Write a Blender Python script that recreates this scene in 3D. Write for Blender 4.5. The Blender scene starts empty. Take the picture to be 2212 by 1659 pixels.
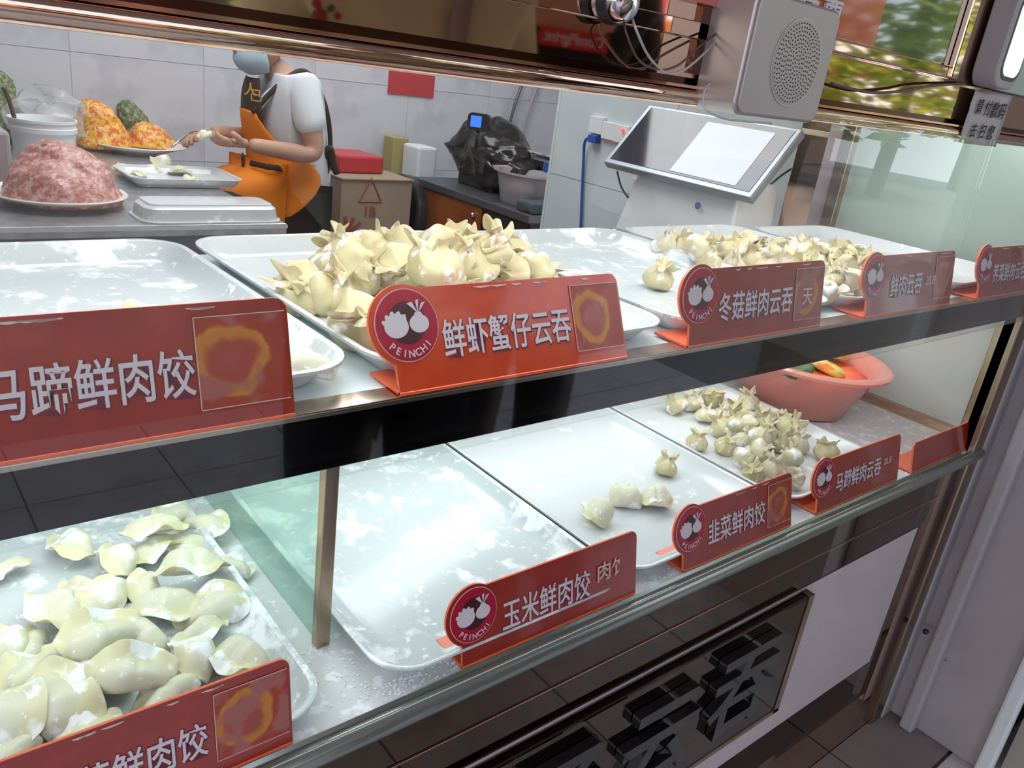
import bpy, bmesh, math, random
from mathutils import Vector, Matrix, noise
from math import sin, cos, pi, sqrt, radians as rad

S = bpy.context.scene
COL = S.collection
# ------------------------------------------------------------------ camera
CAMLOC = Vector((0, -.5, 1.355))
RR = Matrix(((.773, -.621, .129), (-.135, -.359, -.923), (.62, .696, -.362)))
F = 1745.9
cam = bpy.data.objects.new('camera', bpy.data.cameras.new('camera')); COL.objects.link(cam)
cam.data.sensor_width = 36; cam.data.lens = 36 * F / 2212; cam.data.clip_start = .02
cx, cy, cz = RR[0].copy(), -RR[1], -RR[2]
cz.normalize(); cx = (cx - cx.dot(cz) * cz).normalized(); cy = cz.cross(cx)
cam.matrix_world = Matrix.Translation(CAMLOC) @ Matrix((cx, cy, cz)).transposed().to_4x4()
S.camera = cam
def ray(x, y): return RR.transposed() @ Vector(((x - 1106) / F, (y - 829.5) / F, 1))
def PZ(x, y, z): d = ray(x, y); return CAMLOC + d * ((z - CAMLOC.z) / d.z)
def PY(x, y, Y): d = ray(x, y); return CAMLOC + d * ((Y - CAMLOC.y) / d.y)
def PX(x, y, X): d = ray(x, y); return CAMLOC + d * (X / d.x)

# ------------------------------------------------------------------ world, sun, large lights, exposure
S.view_settings.view_transform = 'Standard'; S.view_settings.look = 'None'
S.view_settings.exposure = 0.0; S.view_settings.gamma = 1
w = bpy.data.worlds.new('sky'); S.world = w; w.use_nodes = True
nt = w.node_tree; bg = nt.nodes['Background']
tc = nt.nodes.new('ShaderNodeTexCoord'); sp = nt.nodes.new('ShaderNodeSeparateXYZ'); cr = nt.nodes.new('ShaderNodeValToRGB')
nt.links.new(tc.outputs['Generated'], sp.inputs[0]); nt.links.new(sp.outputs[2], cr.inputs[0]); nt.links.new(cr.outputs[0], bg.inputs[0])
cr.color_ramp.elements[0].color = (.86, .93, 1, 1); cr.color_ramp.elements[1].color = (.42, .62, .95, 1)
bg.inputs[1].default_value = 2.6
def area(name, loc, rot, sx, sy, power, col=(1, 1, 1)):
    l = bpy.data.lights.new(name, 'AREA'); l.shape = 'RECTANGLE'; l.size = sx; l.size_y = sy; l.energy = power; l.color = col
    o = bpy.data.objects.new(name, l); o.location = loc; o.rotation_euler = rot; COL.objects.link(o); return o
sun = bpy.data.objects.new('sun', bpy.data.lights.new('sun', 'SUN')); COL.objects.link(sun)
sun.data.energy = 3.5; sun.data.angle = .02; sun.data.color = (1, .95, .86); sun.rotation_euler = (rad(-30), 0, rad(12))
area('kitchen_ceiling_light', (.9, 1.7, 2.55), (0, 0, 0), 1.6, .8, 30, (.95, .97, 1))
area('kitchen_ceiling_light', (2.0, 2.5, 2.55), (0, 0, 0), 1.0, .8, 14, (.95, .97, 1))
area('upper_tier_led', (.75, .10, 1.42), (rad(12), 0, 0), 2.0, .12, 6.2, (.93, .98, 1))
area('lower_tier_led', (.7, .30, 1.055), (0, 0, 0), 1.9, .06, 1.85, (.92, .98, 1))
area('lower_tier_led', (.7, .05, 1.050), (rad(20), 0, 0), 1.9, .03, .7, (.92, .98, 1))

# ------------------------------------------------------------------ helpers
def link(ob, parent=None):
    COL.objects.link(ob)
    if parent: ob.parent = parent
    return ob
def tag(o, label=None, cat=None, group=None, kind=None):
    for k, v in (('label', label), ('category', cat), ('group', group), ('kind', kind)):
        if v: o[k] = v
    return o
def empty(name, loc=(0, 0, 0), rot=(0, 0, 0), label=None, cat=None, group=None, kind=None):
    o = bpy.data.objects.new(name, None); o.location = loc; o.rotation_euler = rot; o.empty_display_size = .05
    link(o); return tag(o, label, cat, group, kind)
def obj(name, me, mats, parent=None, loc=None, rot=None, smooth=None, sub=0, bevel=0):
    if isinstance(me, bmesh.types.BMesh):
        m = bpy.data.meshes.new(name); me.to_mesh(m); me.free(); me = m
    if not isinstance(mats, (list, tuple)): mats = [mats]
    for m in mats: me.materials.append(m)
    o = bpy.data.objects.new(name, me)
    if loc is not None: o.location = loc
    if rot is not None: o.rotation_euler = rot
    if smooth:
        for p in me.polygons: p.use_smooth = True
        if smooth != True:
            me.set_sharp_from_angle(angle=rad(smooth))
    if bevel:
        b = o.modifiers.new('bevel', 'BEVEL'); b.width = bevel; b.segments = 2; b.limit_method = 'ANGLE'
    if sub:
        b = o.modifiers.new('sub', 'SUBSURF'); b.levels = sub; b.render_levels = sub
    return link(o, parent)
def box(bm, a, b, mi=0):
    a = Vector(a); b = Vector(b)
    vs = [bm.verts.new((x, y, z)) for x in (a.x, b.x) for y in (a.y, b.y) for z in (a.z, b.z)]
    for f in ((0, 1, 3, 2), (4, 6, 7, 5), (0, 4, 5, 1), (2, 3, 7, 6), (0, 2, 6, 4), (1, 5, 7, 3)):
        bm.faces.new([vs[i] for i in f]).material_index = mi
    return vs
def B(name, a, b, m, parent=None, bevel=0, **k):
    bm = bmesh.new(); box(bm, a, b); return obj(name, bm, m, parent, bevel=bevel, **k)
def prism(bm, pts, d, n=(0, 1, 0), mi=0):
    """polygon pts (3d) extruded by vector d"""
    d = Vector(d)
    a = [bm.verts.new(p) for p in pts]; b = [bm.verts.new(Vector(p) + d) for p in pts]
    f1 = bm.faces.new(a); f2 = bm.faces.new(b[::-1])
    n_ = len(a)
    for i in range(n_): bm.faces.new((a[i], b[i], b[(i + 1) % n_], a[(i + 1) % n_]))
    for f in bm.faces: f.material_index = mi if f in (f1,) else f.material_index
    bmesh.ops.recalc_face_normals(bm, faces=bm.faces)
    return f1
def lathe(bm, prof, n=32, c=(0, 0, 0), sx=1, sy=1, cap=True, fn=None):
    rings = []
    for r, z in prof:
        ring = []
        for i in range(n):
            a = 2 * pi * i / n
            p = Vector((c[0] + r * sx * cos(a), c[1] + r * sy * sin(a), c[2] + z))
            if fn: p = fn(p, a, r, z)
            ring.append(bm.verts.new(p))
        rings.append(ring)
    for k in range(len(rings) - 1):
        A, Bq = rings[k], rings[k + 1]
        for i in range(n): bm.faces.new((A[i], A[(i + 1) % n], Bq[(i + 1) % n], Bq[i]))
    if cap:
        bm.faces.new(rings[0][::-1])
        if prof[-1][0] > 1e-5: bm.faces.new(rings[-1])
    return rings
def tube(bm, pts, r, n=8, smoothn=0, taper=None):
    pts = [Vector(p) for p in pts]
    if smoothn:
        q = []
        P_ = [pts[0]] + pts + [pts[-1]]
        for i in range(len(pts) - 1):
            for k in range(smoothn):
                t = k / smoothn; a, b, c, d = P_[i], P_[i + 1], P_[i + 2], P_[i + 3]
                q.append(.5 * ((2 * b) + (c - a) * t + (2 * a - 5 * b + 4 * c - d) * t * t + (3 * b - a - 3 * c + d) * t ** 3))
        pts = q + [pts[-1]]
    up = Vector((0, 0, 1)); prev = None; rings = []
    for i, p in enumerate(pts):
        t = (pts[min(i + 1, len(pts) - 1)] - pts[max(i - 1, 0)]).normalized()
        if prev is None:
            u = t.cross(up)
            if u.length < .1: u = t.cross(Vector((1, 0, 0)))
        else: u = prev - t * prev.dot(t)
        u.normalize(); prev = u; v = t.cross(u)
        rr = r if taper is None else r * (1 + (taper - 1) * i / (len(pts) - 1))
        rings.append([bm.verts.new(p + (u * cos(2 * pi * k / n) + v * sin(2 * pi * k / n)) * rr) for k in range(n)])
    for a, b in zip(rings, rings[1:]):
        for k in range(n): bm.faces.new((a[k], a[(k + 1) % n], b[(k + 1) % n], b[k]))
    bm.faces.new(rings[0][::-1]); bm.faces.new(rings[-1])
def T(name, pts, r, m, parent=None, n=8, smoothn=6, **k):
    bm = bmesh.new(); tube(bm, pts, r, n, smoothn); return obj(name, bm, m, parent, smooth=True, **k)
def rrect(x0, y0, x1, y1, r, n=6):
    out = []
    for (cx_, cy_, a0) in ((x1 - r, y0 + r, -pi / 2), (x1 - r, y1 - r, 0), (x0 + r, y1 - r, pi / 2), (x0 + r, y0 + r, pi)):
        for i in range(n + 1):
            a = a0 + pi / 2 * i / n; out.append((cx_ + r * cos(a), cy_ + r * sin(a)))
    return out
def text_mesh(body, size=1, extrude=.0, offset=0, spacing=1, ax='CENTER', shear=0, tall=1):
    c = bpy.data.curves.new('t', 'FONT'); c.body = body; c.size = size; c.extrude = extrude; c.offset = offset
    c.space_character = spacing; c.align_x = ax; c.align_y = 'CENTER'; c.resolution_u = 4; c.shear = shear
    o = bpy.data.objects.new('t', c); COL.objects.link(o)
    dg = bpy.context.evaluated_depsgraph_get()
    me = bpy.data.meshes.new_from_object(o.evaluated_get(dg))
    bpy.data.objects.remove(o); bpy.data.curves.remove(c); me.materials.clear()
    if tall != 1: me.transform(Matrix.Diagonal((1, tall, 1, 1)))
    return me
def skin(verts, edges, radii, sub=2, root=0):
    me = bpy.data.meshes.new('s'); me.from_pydata([tuple(v) for v in verts], edges, [])
    o = bpy.data.objects.new('s', me); COL.objects.link(o)
    o.modifiers.new('k', 'SKIN').use_smooth_shade = True
    for i, v in enumerate(me.skin_vertices[0].data):
        r = radii[i]; v.radius = r if isinstance(r, tuple) else (r, r); v.use_root = (i == root)
    s = o.modifiers.new('u', 'SUBSURF'); s.levels = sub; s.render_levels = sub
    dg = bpy.context.evaluated_depsgraph_get(); m = bpy.data.meshes.new_from_object(o.evaluated_get(dg))
    bpy.data.objects.remove(o); bpy.data.meshes.remove(me); return m

# ------------------------------------------------------------------ materials
def mat(name, col, rough=.5, metal=0, spec=.5, noise_col=None, scale=20, lo=.4, hi=.6, bump=0, bscale=60, emit=0, trans=0, coat=0,
        sss=0, detail=4, extra=None, coords='Object', stretch=None):
    m = bpy.data.materials.new(name); m.use_nodes = True; n = m.node_tree.nodes; L = m.node_tree.links
    p = n['Principled BSDF']
    p.inputs['Base Color'].default_value = (*col, 1); p.inputs['Roughness'].default_value = rough
    p.inputs['Metallic'].default_value = metal; p.inputs['Specular IOR Level'].default_value = spec
    if coat: p.inputs['Coat Weight'].default_value = coat; p.inputs['Coat Roughness'].default_value = .05
    if trans: p.inputs['Transmission Weight'].default_value = trans
    if sss:
        p.inputs['Subsurface Weight'].default_value = sss; p.inputs['Subsurface Radius'].default_value = (.01, .006, .004)
        p.inputs['Subsurface Scale'].default_value = 1
    if emit: p.inputs['Emission Color'].default_value = (*col, 1); p.inputs['Emission Strength'].default_value = emit
    t = n.new('ShaderNodeTexCoord'); src = t.outputs[coords]
    if stretch:
        mp = n.new('ShaderNodeMapping'); mp.inputs['Scale'].default_value = stretch; L.new(src, mp.inputs[0]); src = mp.outputs[0]
    cur = None
    layers = ([(noise_col, scale, lo, hi)] if noise_col else []) + (extra or [])
    for (c2, sc, l, h) in layers:
        nz = n.new('ShaderNodeTexNoise'); nz.inputs['Scale'].default_value = sc; nz.inputs['Detail'].default_value = detail
        nz.inputs['Roughness'].default_value = .6
        L.new(src, nz.inputs['Vector'])
        mr = n.new('ShaderNodeMapRange'); mr.inputs[1].default_value = l; mr.inputs[2].default_value = h; L.new(nz.outputs[0], mr.inputs[0])
        mx = n.new('ShaderNodeMix'); mx.data_type = 'RGBA'; L.new(mr.outputs[0], mx.inputs[0])
        if cur: L.new(cur, mx.inputs[6])
        else: mx.inputs[6].default_value = (*col, 1)
        mx.inputs[7].default_value = (*c2, 1); cur = mx.outputs[2]
    if cur: L.new(cur, p.inputs['Base Color'])
    if bump:
        nb = n.new('ShaderNodeTexNoise'); nb.inputs['Scale'].default_value = bscale; nb.inputs['Detail'].default_value = 3; L.new(src, nb.inputs['Vector'])
        bp = n.new('ShaderNodeBump'); bp.inputs['Strength'].default_value = bump; bp.inputs['Distance'].default_value = .002
        L.new(nb.outputs[0], bp.inputs['Height']); L.new(bp.outputs[0], p.inputs['Normal'])
    return m
def thin_glass(name, tint=(1, 1, 1), refl=1.0, rough=0.0, haze=0.0, hcol=(1, 1, 1)):
    m = bpy.data.materials.new(name); m.use_nodes = True; n = m.node_tree.nodes; L = m.node_tree.links
    n.remove(n['Principled BSDF']); out = n['Material Output']
    tr = n.new('ShaderNodeBsdfTransparent'); tr.inputs[0].default_value = (*tint, 1)
    gl = n.new('ShaderNodeBsdfGlossy'); gl.inputs['Roughness'].default_value = rough
    fr = n.new('ShaderNodeFresnel'); ge = n.new('ShaderNodeNewGeometry'); io = n.new('ShaderNodeMapRange')
    io.inputs[3].default_value = 1.45; io.inputs[4].default_value = 1 / 1.45; L.new(ge.outputs['Backfacing'], io.inputs[0]); L.new(io.outputs[0], fr.inputs[0])
    mu = n.new('ShaderNodeMath'); mu.operation = 'MULTIPLY'; mu.inputs[1].default_value = refl; L.new(fr.outputs[0], mu.inputs[0])
    mx = n.new('ShaderNodeMixShader'); L.new(mu.outputs[0], mx.inputs[0]); L.new(tr.outputs[0], mx.inputs[1]); L.new(gl.outputs[0], mx.inputs[2])
    last = mx.outputs[0]
    if haze:
        df = n.new('ShaderNodeBsdfDiffuse'); df.inputs[0].default_value = (*hcol, 1)
        m2 = n.new('ShaderNodeMixShader'); m2.inputs[0].default_value = haze; L.new(last, m2.inputs[1]); L.new(df.outputs[0], m2.inputs[2]); last = m2.outputs[0]
    L.new(last, out.inputs[0]); return m
M = {}
M['rose'] = mat('rose_gold_mirror_steel', (.60, .42, .32), .035, 1)
M['rose_groove'] = mat('rose_gold_groove', (.10, .045, .035), .15, 1)
M['rose_edge'] = mat('rose_gold_edge', (.75, .42, .30), .12, 1)
M['beam'] = mat('dark_bronze_steel', (.042, .031, .025), .09, 1)
M['gold'] = mat('brushed_gold_steel', (.66, .54, .42), .22, 1, noise_col=(.52, .42, .33), scale=60, stretch=(.05, 1, 1))
M['post'] = mat('brushed_bronze_post', (.50, .38, .28), .25, 1, noise_col=(.4, .30, .22), scale=50, stretch=(1, 1, .1))
M['lip'] = mat('grey_green_edge_trim', (.26, .275, .245), .16, .6)
M['mirror_dark'] = mat('dark_mirror_acrylic', (.11, .075, .058), .03, 1)
M['black_gloss'] = mat('black_gloss_acrylic', (.012, .01, .01), .06, 0, .7)
M['inset'] = mat('pale_panel', (.62, .52, .53), .35, .1, noise_col=(.58, .49, .50), scale=6)
M['shelf'] = mat('white_shelf', (.66, .66, .64), .35, noise_col=(.85, .86, .86), scale=45, lo=.54, hi=.60, detail=8)
M['melamine'] = mat('white_melamine_floured', (.58, .62, .62), .18, noise_col=(.93, .94, .95), scale=16, lo=.53, hi=.60, detail=10, extra=[((.95, .96, .96), 70, .60, .66)], coat=.2)
M['melamine2'] = mat('white_melamine_clean', (.66, .68, .68), .16, noise_col=(.9, .91, .91), scale=22, lo=.60, hi=.68, detail=9, coat=.2)
M['frost'] = mat('frosted_shelf_glass', (.78, .88, .88), .2, noise_col=(.95, .97, .97), scale=60, lo=.55, hi=.62, detail=8)
M['glass'] = thin_glass('front_glass', (.985, .995, .99), .9)
M['divider'] = thin_glass('divider_glass', (.80, .93, .88), .8, haze=.22, hcol=(.62, .78, .72))
M['mint'] = mat('mint_back_painted_glass', (.34, .43, .375), .12, noise_col=(.36, .45, .395), scale=3)
M['sideglass'] = mat('frosted_grey_glass', (.50, .53, .50), .15, noise_col=(.56, .58, .55), scale=4)
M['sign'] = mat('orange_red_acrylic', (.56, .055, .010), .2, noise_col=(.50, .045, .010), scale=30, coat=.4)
M['sign_edge'] = mat('orange_acrylic_edge', (.83, .14, .045), .25)
M['sign_shaded'] = mat('shaded_red_acrylic', (.30, .026, .014), .22, noise_col=(.26, .022, .013), scale=30, coat=.4)  # same sign acrylic, with the shade on backlit signs put into its colour
M['roundel'] = mat('crimson_print', (.36, .008, .03), .25)
M['roundel_mid'] = mat('dark_brown_print', (.06, .012, .012), .25)
M['pink'] = mat('pink_print', (.85, .35, .42), .3)
M['white_print'] = mat('pale_print', (.60, .53, .55), .35)
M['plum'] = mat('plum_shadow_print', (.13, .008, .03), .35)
M['chip'] = mat('torn_film_edge', (.62, .44, .40), .4)
M['dough'] = mat('wonton_dough', (.57, .505, .29), .46, noise_col=(.66, .42, .26), scale=26, lo=.50, hi=.66, extra=[((.86, .85, .80), 55, .56, .64)], sss=.08, bump=.5, bscale=140)
M['dough_flour'] = mat('floured_wonton_dough', (.60, .53, .34), .52, noise_col=(.55, .41, .30), scale=22, lo=.48, hi=.62, extra=[((.88, .86, .84), 38, .50, .60)], sss=.1, bump=.3, bscale=160)
M['jiaozi'] = mat('dumpling_dough', (.69, .66, .46), .42, noise_col=(.69, .67, .55), scale=18, lo=.4, hi=.6, extra=[((.92, .93, .91), 34, .56, .62), ((.95, .95, .95), 150, .63, .67)], sss=.12, bump=.12, bscale=120)
M['jiaozi_flour'] = mat('heavily_floured_dumpling_dough', (.70, .66, .47), .5, noise_col=(.90, .91, .89), scale=30, lo=.44, hi=.52, sss=.1, bump=.2, bscale=120)
M['rim'] = mat('yellow_dough_rim', (.71, .66, .40), .45, noise_col=(.90, .90, .86), scale=38, lo=.50, hi=.58, sss=.1, bump=.15, bscale=120)
M['mince'] = mat('raw_mince', (.44, .16, .12), .35, noise_col=(.68, .42, .37), scale=55, lo=.42, hi=.6, bump=1, bscale=120, extra=[((.42, .10, .08), 60, .58, .68)])
M['corn'] = mat('corn_carrot_filling', (.85, .48, .05), .35, noise_col=(.75, .16, .03), scale=60, lo=.48, hi=.56, bump=1, bscale=110, extra=[((.85, .62, .50), 75, .58, .64)])
M['green'] = mat('chopped_chive_filling', (.10, .15, .05), .5, noise_col=(.34, .36, .22), scale=70, lo=.5, hi=.6, bump=1, bscale=110)
M['plate'] = mat('cream_melamine_plate', (.80, .78, .73), .25)
M['white_plastic'] = mat('white_plastic', (.80, .81, .82), .3)
M['clear'] = thin_glass('clear_plastic', (.93, .95, .96), 1.2, .15, haze=.18)
M['steel'] = mat('stainless_tabletop', (.42, .42, .44), .32, .85, noise_col=(.55, .55, .56), scale=25)
M['steel_dark'] = mat('table_apron_steel', (.16, .17, .19), .4, .7)
M['wallw'] = mat('grey_white_wall_tile', (.68, .68, .73), .12, noise_col=(.60, .60, .66), scale=2.5, lo=.5, hi=.56)
M['wallw2'] = mat('pale_cool_wall_tile', (.64, .69, .70), .12, noise_col=(.60, .65, .67), scale=2.5, lo=.5, hi=.6)
M['grout'] = mat('grout', (.58, .58, .63), .8)
M['paint'] = mat('white_paint', (.75, .75, .77), .6)
M['out_wall'] = mat('mauve_grey_outdoor_wall', (.46, .40, .41), .75, noise_col=(.42, .36, .37), scale=5, extra=[((.20, .16, .16), 30, .68, .74)])
M['pipe_m'] = mat('grey_wall_trim', (.44, .40, .42), .45)
M['pave'] = mat('pale_terrazzo', (.58, .53, .51), .45, noise_col=(.68, .63, .61), scale=9, extra=[((.2, .17, .16), 90, .66, .7)])
M['pave2'] = mat('brown_floor_tile', (.24, .19, .17), .3, noise_col=(.28, .23, .21), scale=7)
M['black_plastic'] = mat('black_plastic', (.02, .02, .022), .35)
M['black_bag'] = mat('black_plastic_wrap', (.02, .018, .018), .18, bump=1, bscale=12)
M['chrome'] = mat('chrome', (.8, .8, .82), .08, 1)
M['silver'] = mat('silver_painted_metal', (.45, .40, .39), .32, .55)
M['silver_front'] = mat('silver_pink_front', (.42, .36, .35), .38, .35)
M['hole'] = mat('perforation_black', (.01, .008, .008), .8)
M['card'] = mat('brown_cardboard', (.36, .27, .20), .8, noise_col=(.33, .25, .18), scale=6)
M['red_print'] = mat('faded_red_print', (.32, .08, .06), .7)
M['red'] = mat('red_plastic', (.50, .03, .04), .4)
M['orange_wood'] = mat('orange_brown_panel', (.36, .10, .025), .35, noise_col=(.22, .05, .012), scale=4)
M['orange'] = mat('orange_cloth', (.87, .24, .01), .8, bump=.4, bscale=40)
M['brown_cloth'] = mat('dark_brown_cloth', (.045, .025, .02), .8)
M['gold_thread'] = mat('gold_thread', (.55, .30, .05), .6)
M['white_cloth'] = mat('white_cotton', (.76, .78, .82), .85, bump=.5, bscale=25)
M['black_cloth'] = mat('black_cotton', (.012, .012, .014), .85)
M['skin'] = mat('skin', (.52, .30, .21), .5, sss=.1)
M['hair'] = mat('black_hair', (.012, .009, .008), .45)
M['mask'] = mat('blue_mask', (.40, .52, .60), .8)
M['mask_grey'] = mat('grey_mask', (.42, .37, .38), .8)
M['grey_screen'] = mat('dark_touch_screen', (.035, .035, .045), .06, 0, .6)
M['screen_blue'] = mat('blue_backlit_display', (.03, .12, .75), .3, emit=1.6)
M['screen_white'] = mat('white_backlit_display', (.86, .87, .93), .2, emit=.75)
M['led_red'] = mat('red_indicator', (1, .03, .05), .3, emit=3)
M['tube_led'] = mat('led_tube_diffuser', (.93, .98, 1), .3, emit=5)
M['basket'] = mat('coral_translucent_plastic', (1, .40, .33), .2, trans=.35, coat=.3)
M['carrot'] = mat('orange_filling', (.9, .22, .05), .4, noise_col=(.85, .10, .07), scale=25)
M['yellow'] = mat('yellow_green_jelly', (.72, .62, .14), .3, noise_col=(.85, .22, .03), scale=28, lo=.52, hi=.6)
M['dark_green'] = mat('dark_green_leaf', (.05, .09, .03), .5, noise_col=(.10, .16, .05), scale=20)
M['blue'] = mat('blue_cable', (.03, .10, .42), .4)
M['wire_grey'] = mat('silver_sheathed_wire', (.48, .44, .42), .3, .3)
M['wire_brown'] = mat('dark_brown_wire', (.10, .05, .035), .35)
M['mint_card'] = mat('mint_plastic_board', (.40, .52, .46), .3)
M['grey_shell'] = mat('grey_plastic_shell', (.36, .31, .32), .35)
M['paper'] = mat('taped_paper', (.48, .43, .42), .35, noise_col=(.42, .37, .36), scale=12)
M['ink'] = mat('marker_ink', (.01, .01, .012), .6)
M['bowl_clear'] = mat('milky_plastic', (.58, .52, .54), .25, trans=.35)
M['slate'] = mat('slate_grey_cloth', (.07, .09, .11), .8)
M['olive_cloth'] = mat('pale_olive_blouse', (.56, .54, .36), .85, noise_col=(.50, .47, .31), scale=8, bump=.4, bscale=25)
M['strap'] = mat('mauve_strap', (.26, .19, .19), .6)
M['jeans'] = mat('dark_trousers', (.03, .035, .05), .8)
M['skin2'] = mat('warm_skin', (.55, .27, .17), .5)
M['leaf'] = mat('tree_leaf', (.24, .36, .04), .6, noise_col=(.55, .56, .07), scale=2)
M['bark'] = mat('tree_bark', (.12, .08, .05), .9)
M['facade'] = mat('pink_beige_facade', (.62, .42, .33), .8)
M['awn'] = mat('orange_awning', (.80, .26, .08), .7)
M['awn_red'] = mat('red_shopfront', (.55, .05, .05), .6)
M['window_dark'] = mat('dark_window', (.03, .04, .05), .1)
M['asphalt'] = mat('street_paving', (.26, .23, .22), .8, noise_col=(.30, .27, .25), scale=4)

def ring_sticker():
    """square print sticker: dark red with a worn yellow-orange ring (flat print)"""
    m = bpy.data.materials.new('worn_sticker_print'); m.use_nodes = True; n = m.node_tree.nodes; L = m.node_tree.links
    p = n['Principled BSDF']; p.inputs['Roughness'].default_value = .25
    t = n.new('ShaderNodeTexCoord'); nz = n.new('ShaderNodeTexNoise'); nz.inputs['Scale'].default_value = 40; nz.inputs['Detail'].default_value = 6
    oi = n.new('ShaderNodeObjectInfo'); av = n.new('ShaderNodeVectorMath'); av.operation = 'ADD'; ml = n.new('ShaderNodeVectorMath'); ml.operation = 'SCALE'; ml.inputs['Scale'].default_value = 7
    L.new(oi.outputs['Location'], ml.inputs[0]); L.new(t.outputs['Object'], av.inputs[0]); L.new(ml.outputs[0], av.inputs[1]); L.new(av.outputs[0], nz.inputs['Vector'])
    ln = n.new('ShaderNodeVectorMath'); ln.operation = 'LENGTH'; L.new(t.outputs['Object'], ln.inputs[0])
    ad = n.new('ShaderNodeMath'); ad.operation = 'MULTIPLY_ADD'; L.new(nz.outputs[0], ad.inputs[0]); ad.inputs[1].default_value = .020; L.new(ln.outputs['Value'], ad.inputs[2])
    cr = n.new('ShaderNodeValToRGB'); mr = n.new('ShaderNodeMapRange'); mr.inputs[1].default_value = .007; mr.inputs[2].default_value = .052
    L.new(ad.outputs[0], mr.inputs[0]); L.new(mr.outputs[0], cr.inputs[0])
    e = cr.color_ramp.elements; e[0].position = 0; e[0].color = (.34, .06, .04, 1); e[1].position = .98; e[1].color = (.31, .03, .012, 1)
    for pos, c in ((.42, (.33, .05, .03)), (.50, (.46, .16, .02)), (.60, (.48, .18, .02)), (.66, (.33, .04, .014))):
        x = e.new(pos); x.color = (*c, 1)
    nz2 = n.new('ShaderNodeTexNoise'); nz2.inputs['Scale'].default_value = 38; L.new(av.outputs[0], nz2.inputs['Vector'])
    mr2 = n.new('ShaderNodeMapRange'); mr2.inputs[1].default_value = .50; mr2.inputs[2].default_value = .60; L.new(nz2.outputs[0], mr2.inputs[0])
    mx = n.new('ShaderNodeMix'); mx.data_type = 'RGBA'; L.new(mr2.outputs[0], mx.inputs[0]); L.new(cr.outputs[0], mx.inputs[6]); mx.inputs[7].default_value = (.33, .10, .08, 1)
    L.new(mx.outputs[2], p.inputs['Base Color']); return m
M['sticker'] = ring_sticker()

# ------------------------------------------------------------------ setting
FZ = .085
bm = bmesh.new(); box(bm, (-3, .02, FZ - .1), (4.2, 3.4, FZ)); tag(obj('floor', bm, M['pave2']), kind='structure')
fo = tag(B('floor_outside', (-14, -20, FZ - .12), (22, .02, FZ - .012), M['asphalt']), kind='structure')
bm = bmesh.new(); box(bm, (0, 0, 0), (.394, .394, .012)); tm = bpy.data.meshes.new('tile'); bm.to_mesh(tm); bm.free(); tm.materials.append(M['pave'])
bm = bmesh.new(); box(bm, (0, 0, 0), (.394, .147, .012)); tm2 = bpy.data.meshes.new('tile'); bm.to_mesh(tm2); bm.free(); tm2.materials.append(M['pave2'])
for i in range(-2, 8):
    for j in range(6):
        t = bpy.data.objects.new('tile', tm if j else tm2); t.location = (i * .4 - .1, -.15 - j * .4 if j else -.148, FZ - .0119); link(t, fo)
wb = tag(B('wall_back', (-3, 3.2015, FZ), (4.2, 3.35, 2.7), M['grout']), kind='structure')
bm = bmesh.new(); box(bm, (.001, 0, .001), (.511, .012, .511)); tmb = bpy.data.meshes.new('tile'); bm.to_mesh(tmb); bm.free(); tmb.materials.append(M['wallw'])
bm = bmesh.new(); box(bm, (.0015, 0, .0015), (.5115, .012, .3985)); tmb = bpy.data.meshes.new('tile'); bm.to_mesh(tmb); bm.free(); tmb.materials.append(M['wallw'])
for i in range(-3, 6):
    for j in range(-3, 4):
        z = 1.19 + j * .4
        t = bpy.data.objects.new('tile', tmb); t.location = (.789 + i * .513, 3.199, z); link(t, wb)
wr = tag(B('wall_right', (1.9025, .62, FZ), (2.08, 1.59, 2.7), M['grout']), kind='structure')
bm = bmesh.new(); box(bm, (0, .0015, .0015), (.012, .4985, .3985)); tmr = bpy.data.meshes.new('tile'); bm.to_mesh(tmr); bm.free(); tmr.materials.append(M['wallw2'])
for i in range(2):
    for j in range(-2, 4):
        t = bpy.data.objects.new('tile', tmr); t.location = (1.90, .59 + i * .5, 1.04 + j * .4); link(t, wr)
B('tile', (1.90, 1.59, FZ), (2.08, 1.602, 2.7), M['wallw2'], wr)
tag(B('wall_far_right', (3.5, 1.6, FZ), (3.6, 3.2, 2.7), M['paint']), kind='structure')
tag(B('wall_left', (-2.6, .02, FZ), (-2.5, 3.2, 2.7), M['paint']), kind='structure')
tag(B('ceiling', (-2.6, .02, 2.7), (4.2, 3.35, 2.8), M['paint']), kind='structure')
tag(B('wall_sun_blocker', (-8, -2.0, 2.85), (8, 3.6, 4.2), M['out_wall']), kind='structure')  # unseen mass added to block the sun and keep the shopfront in shade
tag(B('wall_above_counter', (-2.6, .02, 1.75), (3.6, .10, 2.7), M['paint']), kind='structure')
tag(B('wall_counter_left', (-2.6, .02, FZ), (-.62, .10, 1.75), M['paint']), kind='structure')
# outdoor pier right of the case
pw = tag(B('wall_right_pier', (1.745, -.205, FZ), (2.6, .52, 2.8), M['out_wall'], bevel=.003), kind='structure')
B('corner_trim', (1.70, -.012, FZ), (1.75, .02, 2.8), M['pipe_m'], pw, bevel=.003)
B('corner_trim', (1.712, -.075, FZ), (1.75, -.045, 2.8), M['pipe_m'], pw, bevel=.006)
bm = bmesh.new(); box(bm, (1.722, -.235, FZ), (1.75, -.205, 2.8)); obj('edge_trim', bm, M['white_plastic'], pw, bevel=.006)
bm = bmesh.new(); lathe(bm, [(.006, 0), (.006, .006), (.003, .010)], 12); obj('bolt', bm, M['black_plastic'], pw, loc=(1.712, -.03, .34), rot=(0, rad(-90), 0))
tag(B('wall_neighbour_right', (1.78, -.60, FZ), (2.6, -.24, .80), mat('beige_wall', (.40, .35, .30), .8)), kind='structure')

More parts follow.
